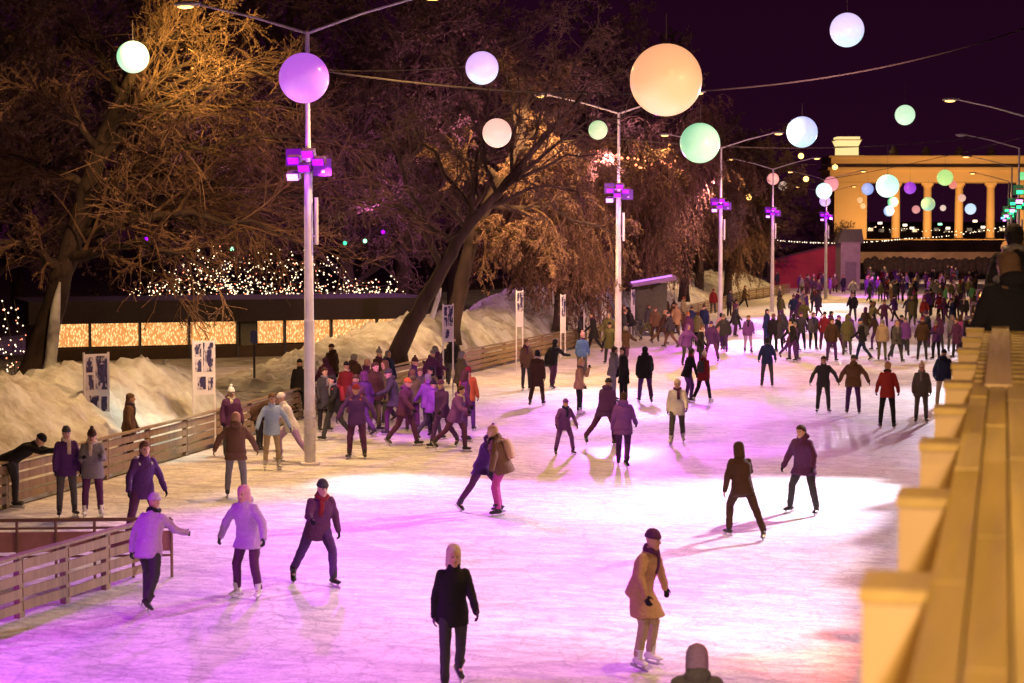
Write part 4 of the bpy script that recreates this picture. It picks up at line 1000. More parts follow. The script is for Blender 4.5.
def body_mesh(J, name):
    m = MB(); T, SX, FW, HU, HF = J['T'], J['SX'], J['FW'], J['HU'], J['HF']; pel = J['pel']
    m.rings([(pel + T * t, SX * a, FW * b) for t, a, b in ((-.09, .10, .09), (-.04, .155, .11), (.04, .16, .11), (.13, .135, .095), (.25, .135, .09), (.36, .145, .09), (.42, .125, .08), (.47, .075, .06), (.52, .055, .055))], 16)
    m.capsule(J['neck'] - T * .02, J['head'] - HU * .04, .055, .052)
    h = J['head']; HX = HU.cross(HF).normalized()
    m.rings([(h + HU * z + HF * f, HX * a, HF * b) for z, f, a, b in ((-.128, .045, .022, .022), (-.115, .038, .04, .045), (-.085, .022, .056, .068), (-.045, .008, .067, .085), (0, 0, .074, .095), (.045, -.004, .076, .097), (.085, -.008, .064, .082), (.11, -.01, .04, .052), (.12, -.01, .012, .015))], 18)
    m.capsule(h + HF * .088 + HU * .012, h + HF * .108 - HU * .022, .011, .015, 8)      # nose
    m.capsule(h + HF * .078 - HU * .058 + HX * .016, h + HF * .078 - HU * .058 - HX * .016, .012, .012, 8)   # lips
    for s in (-1, 1):
        m.ell(h + HX * s * .076 - HU * .008, HX * .013, HF * .02, HU * .03, 8, 5)      # ears
        m.capsule(h + HF * .082 + HU * .034 + HX * s * .016, h + HF * .074 + HU * .034 + HX * s * .048, .012, .010, 8)   # brows
    for i, s in enumerate((-1, 1)):
        m.capsule(J['hip', i], J['knee', i], .085, .056, 12); m.capsule(J['knee', i], J['ank', i], .056, .038, 12)
        m.capsule(J['ank', i], J['ank', i] + J['toe', i] * .05 + V((0, 0, -.03)), .03, .024)
        m.capsule(J['sh', i] - SX * s * .035 - T * .03, J['el', i], .040, .038, 12); m.capsule(J['el', i], J['wr', i], .038, .028, 12)
        # hand: palm, four unequal curled fingers, thumb leaving the side of the palm
        fd = J['fd', i]; w_ = J['wr', i]; N = V((-s, 0, 0)); N = (N - fd * N.dot(fd)).normalized(); A = fd.cross(N).normalized()
        if A.dot(V((0, -1, 0))) < 0: A = -A        # towards the thumb side: forward
        m.rings([(w_ + fd * t, A * a, N * b) for t, a, b in ((-.02, .026, .022), (.02, .034, .017), (.06, .042, .016), (.092, .040, .014), (.1, .03, .008))], 12)
        for q, (off, ln) in enumerate(((.032, .068), (.011, .078), (-.011, .072), (-.031, .055))):
            p0 = w_ + fd * .088 + A * off; d1 = (fd * .92 + N * .38 + A * off * 1.5).normalized(); d2 = (fd * .55 + N * .85).normalized(); d3 = (fd * .15 + N).normalized()
            p1 = p0 + d1 * ln * .45; p2 = p1 + d2 * ln * .32; p3 = p2 + d3 * ln * .25
            m.capsule(p0, p1, .0098, .0092, 8); m.capsule(p1, p2, .0092, .0086, 8); m.capsule(p2, p3, .0086, .0078, 8)
        t0 = w_ + fd * .028 + A * .026; t1 = t0 + (fd * .62 + A * .75 + N * .2).normalized() * .042; t2 = t1 + (fd * .85 + A * .3 + N * .4).normalized() * .034
        m.capsule(t0, t1, .014, .0115, 8); m.capsule(t1, t2, .0115, .009, 8)
    me = solidify(m, name, .0085, 3, .30)
    for mt in range(4): me.materials.append(None)
    ctr = [h + HF * .09 + HU * .012 + HX * s * .031 for s in (-1, 1)]; lip = h + HF * .088 - HU * .058
    for p in me.polygons:
        c = p.center
        if min((c - q).length for q in ctr) < .013: p.material_index = 1
        elif abs((c - lip).dot(HX)) < .024 and abs((c - lip).dot(HU)) < .010 and (c - lip).dot(HF) > -.02: p.material_index = 2
        elif any((c - J['wr', i]).dot(J['fd', i]) > -.005 and (c - J['wr', i]).length < .25 for i in (0, 1)): p.material_index = 3
    return me

def coat_mesh(J, kind, name):
    m = MB(); T, SX, FW, HU, HF = J['T'], J['SX'], J['FW'], J['HU'], J['HF']; pel = J['pel']
    puff = {'jacket': 1.05, 'puffy': 1.22, 'parka': 1.14, 'coat': 1.05}[kind]
    bot = -.165 if kind in ('jacket', 'puffy') else -.08
    m.rings([(pel + T * t, SX * a * puff, FW * b * puff) for t, a, b in ((bot - .015, .19, .158), (bot, .203, .17), (-.05, .198, .16), (.04, .184, .146), (.13, .168, .13), (.25, .176, .135), (.36, .192, .138), (.42, .178, .122), (.465, .13, .10), (.51, .086, .088), (.575, .080, .084), (.585, .07, .07))], 18)
    if kind in ('parka', 'coat'):
        kn = (J['knee', 0] + J['knee', 1]) / 2; en = .52 if kind == 'parka' else .86
        sp = (J['knee', 0] - J['knee', 1]); ux = abs(sp.x) / 2; uy = abs(sp.y) / 2
        R_ = []
        for k in range(6):
            t = k / 5; q = t * en; c = pel.lerp(kn, q); R_.append((c + V((0, 0, .02)), V((.178 + .05 * t + max(0, ux - .12) * q, 0, 0)), V((0, .138 + .05 * t + uy * q * .9, 0))))
        m.rings(R_, 18)
    if kind in ('parka', 'puffy'):     # hood lying behind the neck
        m.ell(J['neck'] + T * .05 - FW * .085, SX * .12, FW * .07, T * .075, 12, 7)
    for i in (0, 1):
        m.capsule(J['sh', i] - J['SX'] * (.03 if i else -.03) - T * .012, J['el', i], .068 * puff, .058 * puff, 12); m.capsule(J['el', i], J['wr', i] + J['fd', i] * .01, .058 * puff, .047 * puff, 12)
    return solidify(m, name, .018, 2, .6, .012 if kind == 'puffy' else .009, seed=hash(kind) % 7)

def trouser_mesh(J, name, wide=1.0):
    m = MB(); T, SX, FW = J['T'], J['SX'], J['FW']; pel = J['pel']
    m.rings([(pel + T * t, SX * a, FW * b) for t, a, b in ((-.11, .11, .09), (-.05, .158, .112), (.05, .158, .112), (.10, .145, .105))], 16)
    for i in (0, 1):
        m.capsule(J['hip', i], J['knee', i], .104 * wide, .073 * wide, 12); m.capsule(J['knee', i], J['ank', i] + V((0, 0, .03)), .073 * wide, .060 * wide, 12)
    return solidify(m, name, .017, 2, .6, .008, seed=3)

def skate_mesh(J, i, name):
    m = MB(); a = J['ank', i]; t = J['toe', i]; up = (V((0, 0, 1)) - t * t.z).normalized(); X = t.cross(up).normalized()
    m.rings([(a + up * z + t * .005, X * w_, t * l) for z, w_, l in ((-.06, .045, .06), (0, .048, .058), (.06, .05, .056), (.1, .055, .06), (.105, .04, .045))], 12)
    m.rings([(a + t * y - up * .055, X * w_, up * h_) for y, w_, h_ in ((-.07, .02, .02), (-.055, .038, .035), (0, .042, .045), (.08, .045, .038), (.15, .042, .028), (.175, .02, .015))], 12)
    k = len(m.f)
    m.box(a - up * .135 + t * .05, (.003, .155, .016), (X, t, up), 1)
    for y in (-.03, .12): m.box(a - up * .105 + t * y, (.012, .02, .02), (X, t, up), 1)
    me = m.mesh(name, smooth=False); me.materials.append(None); me.materials.append(None); return me

def head_mesh(J, kind, name):
    m = MB(); h = J['head']; HU, HF = J['HU'], J['HF']; HX = HU.cross(HF).normalized(); T = J['T']
    if kind == 'beanie':
        m.rings([(h + HU * z - HF * f, HX * a, HF * b) for z, f, a, b in ((.025, .006, .088, .112), (.065, .008, .09, .112), (.07, .008, .083, .103), (.11, .012, .07, .088), (.14, .014, .042, .052), (.15, .014, .01, .012))], 16)
    elif kind == 'bobble':
        m.rings([(h + HU * z - HF * f, HX * a, HF * b) for z, f, a, b in ((.02, .006, .09, .114), (.065, .008, .092, .114), (.07, .008, .085, .106), (.12, .012, .07, .088), (.16, .014, .035, .045))], 16)
        m.ell(h + HU * .185 - HF * .014, HX * .04, HF * .04, HU * .04, 10, 6)
    elif kind == 'hood':
        m.rings([(h + HU * z - HF * f, HX * a, HF * b) for z, f, a, b in ((-.15, .06, .1, .08), (-.08, .04, .102, .10), (0, .03, .1, .108), (.07, .028, .096, .108), (.12, .03, .07, .085), (.145, .03, .02, .03))], 16)
    elif kind == 'hair_long':
        m.rings([(h + HU * z - HF * f, HX * a, HF * b) for z, f, a, b in ((.0, .03, .088, .088), (.05, .014, .09, .105), (.1, .014, .07, .088), (.13, .014, .02, .03))], 16)
        m.rings([(h + HU * z - HF * f, HX * a, HF * b) for z, f, a, b in ((.03, .03, .088, .08), (-.05, .055, .092, .06), (-.12, .075, .098, .05), (-.2, .085, .095, .045), (-.28, .09, .06, .025))], 14)
    else:
        m.rings([(h + HU * z - HF * f, HX * a, HF * b) for z, f, a, b in ((-.085, .055, .066, .056), (-.02, .036, .088, .085), (.03, .022, .091, .099), (.06, .012, .09, .106), (.10, .012, .075, .092), (.135, .014, .03, .04))], 16)
    return solidify(m, name, .010, 2, .5, .006 if 'hair' in kind else .002)

def scarf_mesh(J, name):
    m = MB(); c = J['neck'] + J['T'] * .045; U, F_, T = J['SX'], J['FW'], J['T']; N_ = 16; k = 0; pts = []
    for i in range(N_ + 1):
        a = 2 * math.pi * i / N_; pts.append(c + U * math.cos(a) * .078 + F_ * (math.sin(a) * .082 + .008) + T * (.012 * math.sin(a * 3) - .012 * math.sin(a)))
    m.tube(pts, [.034 + .006 * math.sin(i * 2.1) for i in range(N_ + 1)], 8)
    e = c + F_ * .10 - T * .02
    m.rings([(e + U * .03 - T * t + F_ * f, U * .038, F_ * .014) for t, f in ((0, 0), (.08, .035), (.18, .045), (.26, .04))], 10)
    return m.mesh(name, smooth=True)
def pack_mesh(J, name):
    m = MB(); T, SX, FW = J['T'], J['SX'], J['FW']; c = J['pel'] + T * .27 - FW * .21
    m.rings([(c + T * z, SX * a, FW * b) for z, a, b in ((-.2, .1, .05), (-.17, .14, .085), (0, .15, .095), (.14, .135, .08), (.2, .09, .045))], 16)
    for s in (-1, 1): m.tube([c + SX * s * .1 + T * .17, c + SX * s * .1 + T * .24 + FW * .1, c + SX * s * .11 + T * .16 + FW * .33], .02, 6)
    return solidify(m, name, .012, 2, .5, .004)

PAL = {'black': (.018, .016, .02), 'charcoal': (.05, .048, .055), 'dark grey': (.09, .085, .09), 'grey': (.20, .19, .20), 'dark brown': (.065, .035, .022), 'brown': (.15, .085, .05), 'tan': (.42, .26, .15),
       'cream': (.62, .52, .40), 'white': (.78, .76, .76), 'navy': (.02, .028, .085), 'blue': (.08, .16, .42), 'pale blue': (.36, .50, .78), 'purple': (.085, .03, .15), 'violet': (.19, .065, .31), 'lilac': (.48, .32, .60),
       'plum': (.10, .03, .10), 'magenta': (.42, .06, .28), 'dark red': (.20, .02, .03), 'red': (.27, .03, .03), 'orange': (.42, .12, .03), 'olive': (.12, .115, .05), 'green': (.05, .16, .08), 'beige': (.40, .31, .21),
       'blond': (.50, .34, .14), 'pink': (.62, .30, .40)}
def cloth(c): return mat('cloth_' + c.replace(' ', '_'), PAL[c], 0.85, scale=30, var=.10, bump=.45, bscale=40, spec=.2)
M_skin = mat('skin', (.55, .33, .24), .55, scale=20, var=.06); M_eye = mat('eyes', (.03, .02, .02), .3); M_lip = mat('lips', (.42, .14, .13), .5)
M_blade = mat('skate_blade', (.6, .6, .62), .25, .9)
SKC = {'white': mat('skate_boot_white', (.7, .7, .7), .5), 'black': mat('skate_boot_black', (.02, .02, .02), .4)}
CACHE = {}
def get(kind, pose, sub=None):
    k = (kind, pose, sub)
    if k not in CACHE:
        J = CACHE.setdefault(('J', pose), skeleton(POSES[pose]))
        CACHE[k] = {'body': lambda: body_mesh(J, 'person_body_mesh'), 'coat': lambda: coat_mesh(J, sub, 'coat_mesh'), 'legs': lambda: trouser_mesh(J, 'trousers_mesh', sub),
                    'skate': lambda: skate_mesh(J, sub, 'skate_mesh'), 'head': lambda: head_mesh(J, sub, 'headwear_mesh'), 'scarf': lambda: scarf_mesh(J, 'scarf_mesh'), 'pack': lambda: pack_mesh(J, 'backpack_mesh')}[kind]()
        me = CACHE[k]
        if not len(me.materials): me.materials.append(None)
    return CACHE[k]
def put(name, me, mats_, parent=None):
    o = bpy.data.objects.new(name, me); COL.objects.link(o)
    if parent: o.parent = parent
    for i, mt in enumerate(mats_):
        o.material_slots[i].link = 'OBJECT'; o.material_slots[i].material = mt
    return o
PEOPLE = []
def person(loc, face, coat, ctype, trou, hw, hcol, pose, scale=1.0, pack=None, skates='black', where=None, gloves='black', detail=True, wide=1.0, extra=''):
    o = put('person', get('body', pose), [M_skin, M_eye, M_lip, cloth(gloves)])
    o.location = loc; o.rotation_euler.z = R(face); mir_ = -1 if rng.random() < .45 else 1; wd_ = rng.uniform(.94, 1.08); o.scale = (scale * mir_ * wd_, scale * wd_, scale)
    put({'coat': 'coat', 'parka': 'parka'}.get(ctype, 'jacket'), get('coat', pose, ctype), [cloth(coat)], o)
    put('trousers', get('legs', pose, wide), [cloth(trou)], o)
    put('hair' if 'hair' in hw else ('hood' if hw == 'hood' else 'hat'), get('head', pose, hw), [cloth(hcol)], o)
    if skates:
        for i in (0, 1): put('skate', get('skate', pose, i), [SKC[skates], M_blade], o)
    if hw != 'hood' and rng.random() < .6: put('scarf', get('scarf', pose), [cloth(rng.choice(('grey', 'black', 'cream', 'plum', 'dark red', 'navy', 'dark grey')))], o)
    if pack: put('backpack', get('pack', pose), [cloth(pack)], o)
    o['category'] = 'person'; o['group'] = 'people on the skating rink'
    PEOPLE.append([o, loc, coat, ctype, trou, hw, hcol, pose, pack, where, scale, extra])
    return o

# explicit people: px, feet y, coat colour, type, trousers, headwear, its colour, pose, facing (0 = towards the camera), scale, opts
E = [
 (13, 508, 'black', 'jacket', 'charcoal', 'beanie', 'black', 'bend', 70, 1, {}),
 (67, 517, 'purple', 'jacket', 'dark grey', 'beanie', 'dark grey', 'stand', 10, .98, {}),
 (93, 517, 'grey', 'parka', 'plum', 'bobble', 'dark brown', 'hands_front', 0, .95, dict(skates='white')),
 (129, 467, 'brown', 'coat', 'black', 'hair_long', 'brown', 'stand', 80, .97, {}),
 (143, 545, 'purple', 'jacket', 'plum', 'hair_short', 'brown', 'wide', 20, 1.05, dict(pack='white')),
 (150, 612, 'lilac', 'jacket', 'charcoal', 'beanie', 'lilac', 'stride2', 150, .98, {}),
 (236, 497, 'brown', 'parka', 'grey', 'hood', 'tan', 'arms_out', 170, .98, dict(gloves='brown')),
 (231, 458, 'plum', 'puffy', 'dark grey', 'bobble', 'white', 'stand', 20, .96, {}),
 (258, 452, 'dark brown', 'parka', 'black', 'beanie', 'dark brown', 'bend', 60, 1, {}),
 (272, 470, 'pale blue', 'jacket', 'beige', 'hair_short', 'brown', 'arms_out', 10, 1, dict(skates='white')),
 (291, 462, 'white', 'jacket', 'lilac', 'beanie', 'white', 'stride', -80, 1, dict(skates='white')),
 (318, 585, 'plum', 'jacket', 'purple', 'beanie', 'charcoal', 'stride', 20, 1.0, {}),
 (250, 598, 'lilac', 'parka', 'plum', 'hood', 'pink', 'glide', -30, .98, dict(skates='white')),
 (453, 690, 'black', 'jacket', 'charcoal', 'hood', 'cream', 'walk', 10, 1.0, dict(gloves='plum')),
 (640, 666, 'tan', 'coat', 'beige', 'beanie', 'plum', 'glide', 60, 1.0, dict(skates='white')),
 (696, 846, 'grey', 'puffy', 'dark grey', 'hood', 'lilac', 'stand', 180, 1, {}),
 (742, 538, 'dark brown', 'jacket', 'dark brown', 'hood', 'dark brown', 'stride', 200, 1.02, dict(gloves='pink')),
 (804, 514, 'plum', 'parka', 'charcoal', 'hair_short', 'dark brown', 'wide', -30, 1.0, {}),
 (483, 511, 'purple', 'parka', 'plum', 'bobble', 'violet', 'stride', 60, 1, {}),
 (502, 515, 'brown', 'puffy', 'magenta', 'hair_short', 'tan', 'glide', -100, 1, dict(pack='tan')),
 (564, 455, 'violet', 'jacket', 'violet', 'beanie', 'violet', 'wide', 20, .80, {}),
 (677, 444, 'white', 'jacket', 'dark grey', 'beanie', 'cream', 'walk', 0, .97, dict(skates='white')),
 (623, 467, 'violet', 'parka', 'purple', 'hair_short', 'dark brown', 'walk', 170, 1, {}),
 (605, 446, 'purple', 'parka', 'plum', 'beanie', 'charcoal', 'stride2', 150, 1, {}),
 (579, 415, 'tan', 'jacket', 'black', 'hair_short', 'blond', 'lift_hand', 80, .95, dict(skates='white')),
 (645, 403, 'black', 'parka', 'purple', 'hair_short', 'black', 'walk', 185, 1.05, {}),
 (613, 401, 'grey', 'puffy', 'grey', 'hair_short', 'dark brown', 'stand', 100, 1, {}),
 (624, 404, 'black', 'coat', 'black', 'hair_short', 'dark brown', 'stand', -60, 1.03, {}),
 (582, 377, 'blue', 'jacket', 'dark grey', 'bobble', 'pink', 'stand', 170, .95, {}),
 (526, 390, 'brown', 'parka', 'charcoal', 'hair_short', 'brown', 'stand', 30, 1, {}),
 (537, 406, 'dark brown', 'coat', 'dark brown', 'hair_short', 'black', 'walk', 170, 1.02, {}),
 (552, 388, 'black', 'jacket', 'plum', 'hair_short', 'black', 'stride', 150, 1.04, {}),
 (594, 353, 'black', 'coat', 'black', 'hair_short', 'dark brown', 'walk', -90, 1.08, dict(skates=None)),
 (581, 349, 'charcoal', 'jacket', 'black', 'hair_short', 'dark brown', 'pockets', 60, 1, dict(skates=None)),
 (549, 346, 'violet', 'jacket', 'charcoal', 'hair_short', 'brown', 'bend', 80, .95, {}),
 (540, 344, 'black', 'jacket', 'black', 'hair_short', 'brown', 'stand', 40, .95, {}),
 (444, 384, 'black', 'jacket', 'charcoal', 'hair_short', 'black', 'bend', 20, 1, {}),
 (453, 386, 'black', 'puffy', 'dark grey', 'beanie', 'dark brown', 'hands_front', 170, 1, {}),
 (468, 431, 'orange', 'jacket', 'purple', 'hair_short', 'dark red', 'stand', 170, 1, {}),
 (443, 448, 'purple', 'jacket', 'purple', 'beanie', 'plum', 'walk', -40, 1, {}),
 (456, 452, 'violet', 'puffy', 'plum', 'hair_short', 'dark brown', 'stride2', 60, .97, {}),
 (405, 446, 'plum', 'puffy', 'plum', 'beanie', 'orange', 'walk', 60, 1.0, {}),
 (357, 459, 'purple', 'jacket', 'plum', 'beanie', 'dark red', 'arms_out', -10, 1.02, dict(pack='orange')),
 (335, 441, 'black', 'jacket', 'charcoal', 'hair_short', 'black', 'walk', -60, 1.0, dict(pack='red')),
 (324, 432, 'charcoal', 'coat', 'black', 'hair_short', 'dark brown', 'stand', 30, 1, {}),
 (346, 424, 'dark red', 'jacket', 'black', 'beanie', 'black', 'stand', 160, 1, {}),
 (374, 432, 'dark brown', 'puffy', 'olive', 'hair_short', 'dark brown', 'stand', 40, 1.08, {}),
 (387, 424, 'olive', 'coat', 'charcoal', 'hood', 'brown', 'walk', -50, 1.05, {}),
 (395, 436, 'charcoal', 'parka', 'plum', 'beanie', 'charcoal', 'stride2', -80, 1.05, {}),
 (366, 418, 'plum', 'parka', 'black', 'hair_short', 'tan', 'stand', 110, .98, {}),
 (420, 428, 'dark grey', 'parka', 'purple', 'hair_short', 'brown', 'pockets', 0, .95, {}),
 (431, 440, 'violet', 'jacket', 'charcoal', 'bobble', 'black', 'walk', 120, .9, {}),
 (300, 420, 'black', 'jacket', 'black', 'beanie', 'black', 'stand', 180, 1, {}),
 (703, 403, 'dark red', 'parka', 'black', 'bobble', 'cream', 'walk', 150, .95, dict(pack='charcoal', skates='white')),
 (687, 402, 'black', 'jacket', 'purple', 'hair_short', 'dark brown', 'glide', 120, 1.0, {}),
 (767, 387, 'navy', 'jacket', 'charcoal', 'hair_short', 'black', 'pockets', 180, 1.0, {}),
 (823, 413, 'charcoal', 'jacket', 'charcoal', 'hair_short', 'dark brown', 'arms_out', 5, .98, {}),
 (853, 414, 'brown', 'puffy', 'purple', 'beanie', 'dark grey', 'arms_out', 180, 1.0, {}),
 (887, 429, 'red', 'jacket', 'black', 'hair_short', 'tan', 'pockets', 180, 1.06, {}),
 (921, 423, 'dark grey', 'parka', 'dark grey', 'bobble', 'cream', 'stand', 5, .97, {}),
 (943, 408, 'navy', 'puffy', 'beige', 'beanie', 'black', 'pockets', 170, 1.03, dict(pack='navy')),
 (748, 353, 'violet', 'jacket', 'lilac', 'hair_short', 'brown', 'stand', 10, .98, {}),
 (766, 345, 'navy', 'jacket', 'navy', 'hair_short', 'black', 'stand', 60, 1, {}),
 (773, 352, 'black', 'jacket', 'black', 'hair_short', 'brown', 'stand', 170, 1, {}),
 (779, 352, 'charcoal', 'coat', 'black', 'hair_long', 'dark brown', 'arms_out', 200, .97, {}),
 (793, 352, 'black', 'puffy', 'black', 'hair_short', 'black', 'walk', 150, 1.02, {}),
 (801, 351, 'charcoal', 'jacket', 'black', 'beanie', 'plum', 'pockets', 190, 1.02, {}),
 (813, 350, 'dark grey', 'jacket', 'black', 'hair_short', 'brown', 'stand', 20, 1, {}),
 (824, 351, 'dark red', 'jacket', 'plum', 'beanie', 'black', 'pockets', 160, 1.03, {}),
 (830, 348, 'plum', 'parka', 'charcoal', 'hair_short', 'black', 'stand', 90, 1, {}),
 (837, 353, 'black', 'parka', 'plum', 'beanie', 'violet', 'walk', 60, 1, {}),
 (847, 356, 'olive', 'coat', 'dark grey', 'hood', 'olive', 'stand', 180, 1.04, {}),
 (862, 361, 'black', 'jacket', 'navy', 'beanie', 'navy', 'walk', -100, 1.05, dict(pack='dark grey')),
 (882, 361, 'beige', 'puffy', 'olive', 'hood', 'grey', 'stand', 175, 1.0, {}),
 (896, 362, 'dark grey', 'parka', 'charcoal', 'hair_short', 'tan', 'walk', 30, 1.0, {}),
 (905, 356, 'violet', 'parka', 'charcoal', 'beanie', 'olive', 'walk', 0, 1, {}),
 (922, 361, 'dark brown', 'puffy', 'charcoal', 'beanie', 'red', 'pockets', 180, 1.06, {}),
 (938, 352, 'plum', 'puffy', 'charcoal', 'hair_short', 'dark brown', 'walk', 160, 1.03, {}),
 (951, 352, 'grey', 'coat', 'dark grey', 'hood', 'grey', 'stand', 30, .97, {}),
 (960, 353, 'magenta', 'jacket', 'plum', 'hair_long', 'dark brown', 'stand', 150, 1, {}),
 (872, 334, 'black', 'coat', 'charcoal', 'hair_short', 'black', 'walk', -60, 1.05, {}),
 (884, 331, 'plum', 'jacket', 'purple', 'beanie', 'plum', 'arms_out', 0, 1, {}),
 (912, 326, 'olive', 'coat', 'olive', 'hair_short', 'tan', 'stand', 180, 1, {}),
 (924, 327, 'red', 'jacket', 'charcoal', 'beanie', 'red', 'walk', 10, 1, {}),
 (940, 322, 'dark red', 'jacket', 'black', 'beanie', 'dark red', 'pockets', 180, 1, {}),
 (953, 321, 'black', 'parka', 'black', 'hair_short', 'black', 'arms_out', 0, .97, {}),
 (964, 325, 'charcoal', 'parka', 'plum', 'beanie', 'grey', 'stand', 0, 1, {}),
 (797, 317, 'plum', 'parka', 'purple', 'bobble', 'black', 'walk', 40, 1, {}),
 (803, 318, 'grey', 'jacket', 'charcoal', 'hair_short', 'tan', 'stand', 180, 1, {}),
 (814, 313, 'charcoal', 'jacket', 'black', 'hair_short', 'black', 'stand', 0, 1, {}),
 (779, 312, 'dark grey', 'jacket', 'dark grey', 'bobble', 'cream', 'stand', 90, 1, {}),
 (744, 309, 'dark brown', 'jacket', 'black', 'hair_short', 'brown', 'walk', 80, 1.0, dict(skates=None, up=1)),
 (713, 315, 'red', 'puffy', 'dark grey', 'beanie', 'red', 'stand', 20, 1, dict(skates=None, up=1)),
 (729, 318, 'charcoal', 'jacket', 'black', 'hair_short', 'black', 'pockets', 60, 1.06, dict(skates=None, up=1)),
 (800, 293, 'plum', 'jacket', 'charcoal', 'hair_short', 'brown', 'stand', 0, 1, {}),
 (806, 293, 'magenta', 'jacket', 'purple', 'beanie', 'black', 'stand', 60, .95, {}),
 (820, 291, 'violet', 'coat', 'purple', 'hood', 'violet', 'bend', 90, 1, {}),
 (835, 291, 'dark grey', 'jacket', 'charcoal', 'hair_short', 'brown', 'stand', 0, 1, {}),
 (840, 290, 'plum', 'parka', 'black', 'beanie', 'plum', 'walk', 90, 1, {}),
 (847, 287, 'black', 'jacket', 'charcoal', 'hair_short', 'brown', 'stand', 0, 1, {}),
 (853, 300, 'white', 'puffy', 'dark grey', 'hair_short', 'brown', 'arms_out', 20, 1, {}),
 (867, 296, 'purple', 'jacket', 'plum', 'hair_short', 'brown', 'walk', 0, 1, {}),
 (871, 298, 'black', 'parka', 'charcoal', 'beanie', 'grey', 'stand', 0, 1, {}),
 (894, 301, 'violet', 'parka', 'purple', 'hood', 'plum', 'stride', 0, 1, {}),
 (647, 337, 'dark grey', 'jacket', 'olive', 'hair_short', 'brown', 'walk', 100, 1, {}),
 (655, 342, 'brown', 'parka', 'dark brown', 'beanie', 'brown', 'stand', 0, 1, {}),
 (662, 345, 'dark brown', 'coat', 'brown', 'hair_short', 'tan', 'stride2', 90, 1, {}),
 (670, 348, 'charcoal', 'puffy', 'brown', 'beanie', 'charcoal', 'walk', -90, 1, {}),
 (688, 350, 'plum', 'parka', 'black', 'beanie', 'orange', 'stand', 180, 1, {}),
 (697, 348, 'olive', 'parka', 'black', 'hair_short', 'dark brown', 'walk', 160, 1, {}),
 (686, 366, 'violet', 'puffy', 'charcoal', 'hood', 'violet', 'glide', 30, 1, {}),
 (712, 362, 'purple', 'puffy', 'plum', 'beanie', 'purple', 'wide', -20, 1, {}),
 (721, 351, 'pink', 'jacket', 'charcoal', 'hair_short', 'black', 'stand', 180, 1, {}),
 (623, 339, 'black', 'jacket', 'black', 'hair_short', 'brown', 'stand', 60, 1, {}),
 (632, 341, 'black', 'puffy', 'grey', 'hair_short', 'black', 'stride', -100, 1.05, {}),
 (640, 330, 'charcoal', 'jacket', 'charcoal', 'beanie', 'grey', 'stand', 100, 1, {}),
 (676, 336, 'tan', 'coat', 'brown', 'hair_short', 'brown', 'walk', 0, 1, {}),
 (704, 338, 'brown', 'jacket', 'charcoal', 'hair_short', 'blond', 'stand', 0, 1, {}),
 (735, 330, 'plum', 'jacket', 'black', 'hair_short', 'black', 'walk', 50, 1, {}),
 (683, 327, 'beige', 'parka', 'brown', 'beanie', 'orange', 'stand', 60, 1, {}),
 (665, 326, 'dark brown', 'jacket', 'charcoal', 'hair_short', 'tan', 'stand', 180, 1, {}),
]
for e in E:
    px, fy, c, ct, tr_, hw, hc, ps, fc, sc_, op = e
    q = G(px, fy)
    if op.get('up'): q.z = max(0, bank_height(q)) 
    vd = math.degrees(math.atan2(q.x, -q.y)) * 0 - math.degrees(math.atan2(-q.x, q.y)) * -1
    person(q, fc + vd, c, ct, tr_, hw, hc, ps, sc_ * .985, pack=op.get('pack'), skates=op.get('skates', 'black'), gloves=op.get('gloves', 'black'))
# more of the crowd in the middle distance
mrng = random.Random(41); tk = [p_[1] for p_ in PEOPLE]
for (xa, xb, ya, yb_, cnt) in ((318, 476, 396, 446, 15), (600, 745, 322, 372, 13), (776, 965, 316, 362, 24)):
    k = 0; tr2 = 0
    while k < cnt and tr2 < 900:
        tr2 += 1; qq = G(mrng.uniform(xa, xb), mrng.uniform(ya, yb_))
        if any((qq - t).length < .7 for t in tk): continue
        tk.append(qq); k += 1
        person(qq, mrng.uniform(0, 360), mrng.choice(('black', 'charcoal', 'plum', 'purple', 'violet', 'navy', 'dark brown', 'olive')), mrng.choice(('jacket', 'parka', 'coat', 'puffy')), mrng.choice(('black', 'charcoal', 'plum', 'purple')),
               mrng.choice(('beanie', 'hair_short', 'hair_short', 'bobble', 'hood')), mrng.choice(('black', 'dark brown', 'brown', 'plum', 'grey')), mrng.choice(('stand', 'walk', 'pockets', 'hands_front', 'wide', 'stride2')), mrng.uniform(.93, 1.04))
# crowd at the far end of the ice
prng = random.Random(77)
taken = [p[1] for p in PEOPLE]
cc = ['black', 'charcoal', 'dark grey', 'plum', 'purple', 'navy', 'dark brown', 'grey', 'dark red', 'olive', 'violet', 'brown', 'green', 'lilac', 'magenta', 'red', 'beige']
cw = [6, 5, 4, 6, 6, 2, 3, 3, 1, 2, 4, 2, 1, 1, 1, .6, 1]
n_ = 0; tries = 0
while n_ < 118 and tries < 4000:
    tries += 1
    band = prng.random()
    if band < .75: px = prng.uniform(866, 978); fy = prng.uniform(281, 304)
    elif band < .86: px = prng.uniform(880, 975); fy = prng.uniform(304, 322)
    else: px = prng.uniform(775, 860); fy = prng.uniform(285, 300)
    q = G(px, fy)
    if any((q - t).length < .75 for t in taken): continue
    taken.append(q); n_ += 1
    person(q, prng.uniform(0, 360), prng.choices(cc, cw)[0], prng.choice(('jacket', 'parka', 'coat', 'puffy')), prng.choice(('black', 'charcoal', 'plum', 'dark grey', 'navy')), prng.choice(('beanie', 'hair_short', 'hair_short', 'bobble', 'hood')),
           prng.choice(('black', 'dark brown', 'brown', 'grey', 'purple', 'tan', 'cream', 'red')), prng.choice(('stand', 'stand', 'walk', 'pockets', 'hands_front')), prng.uniform(.9, 1.05), skates=None)

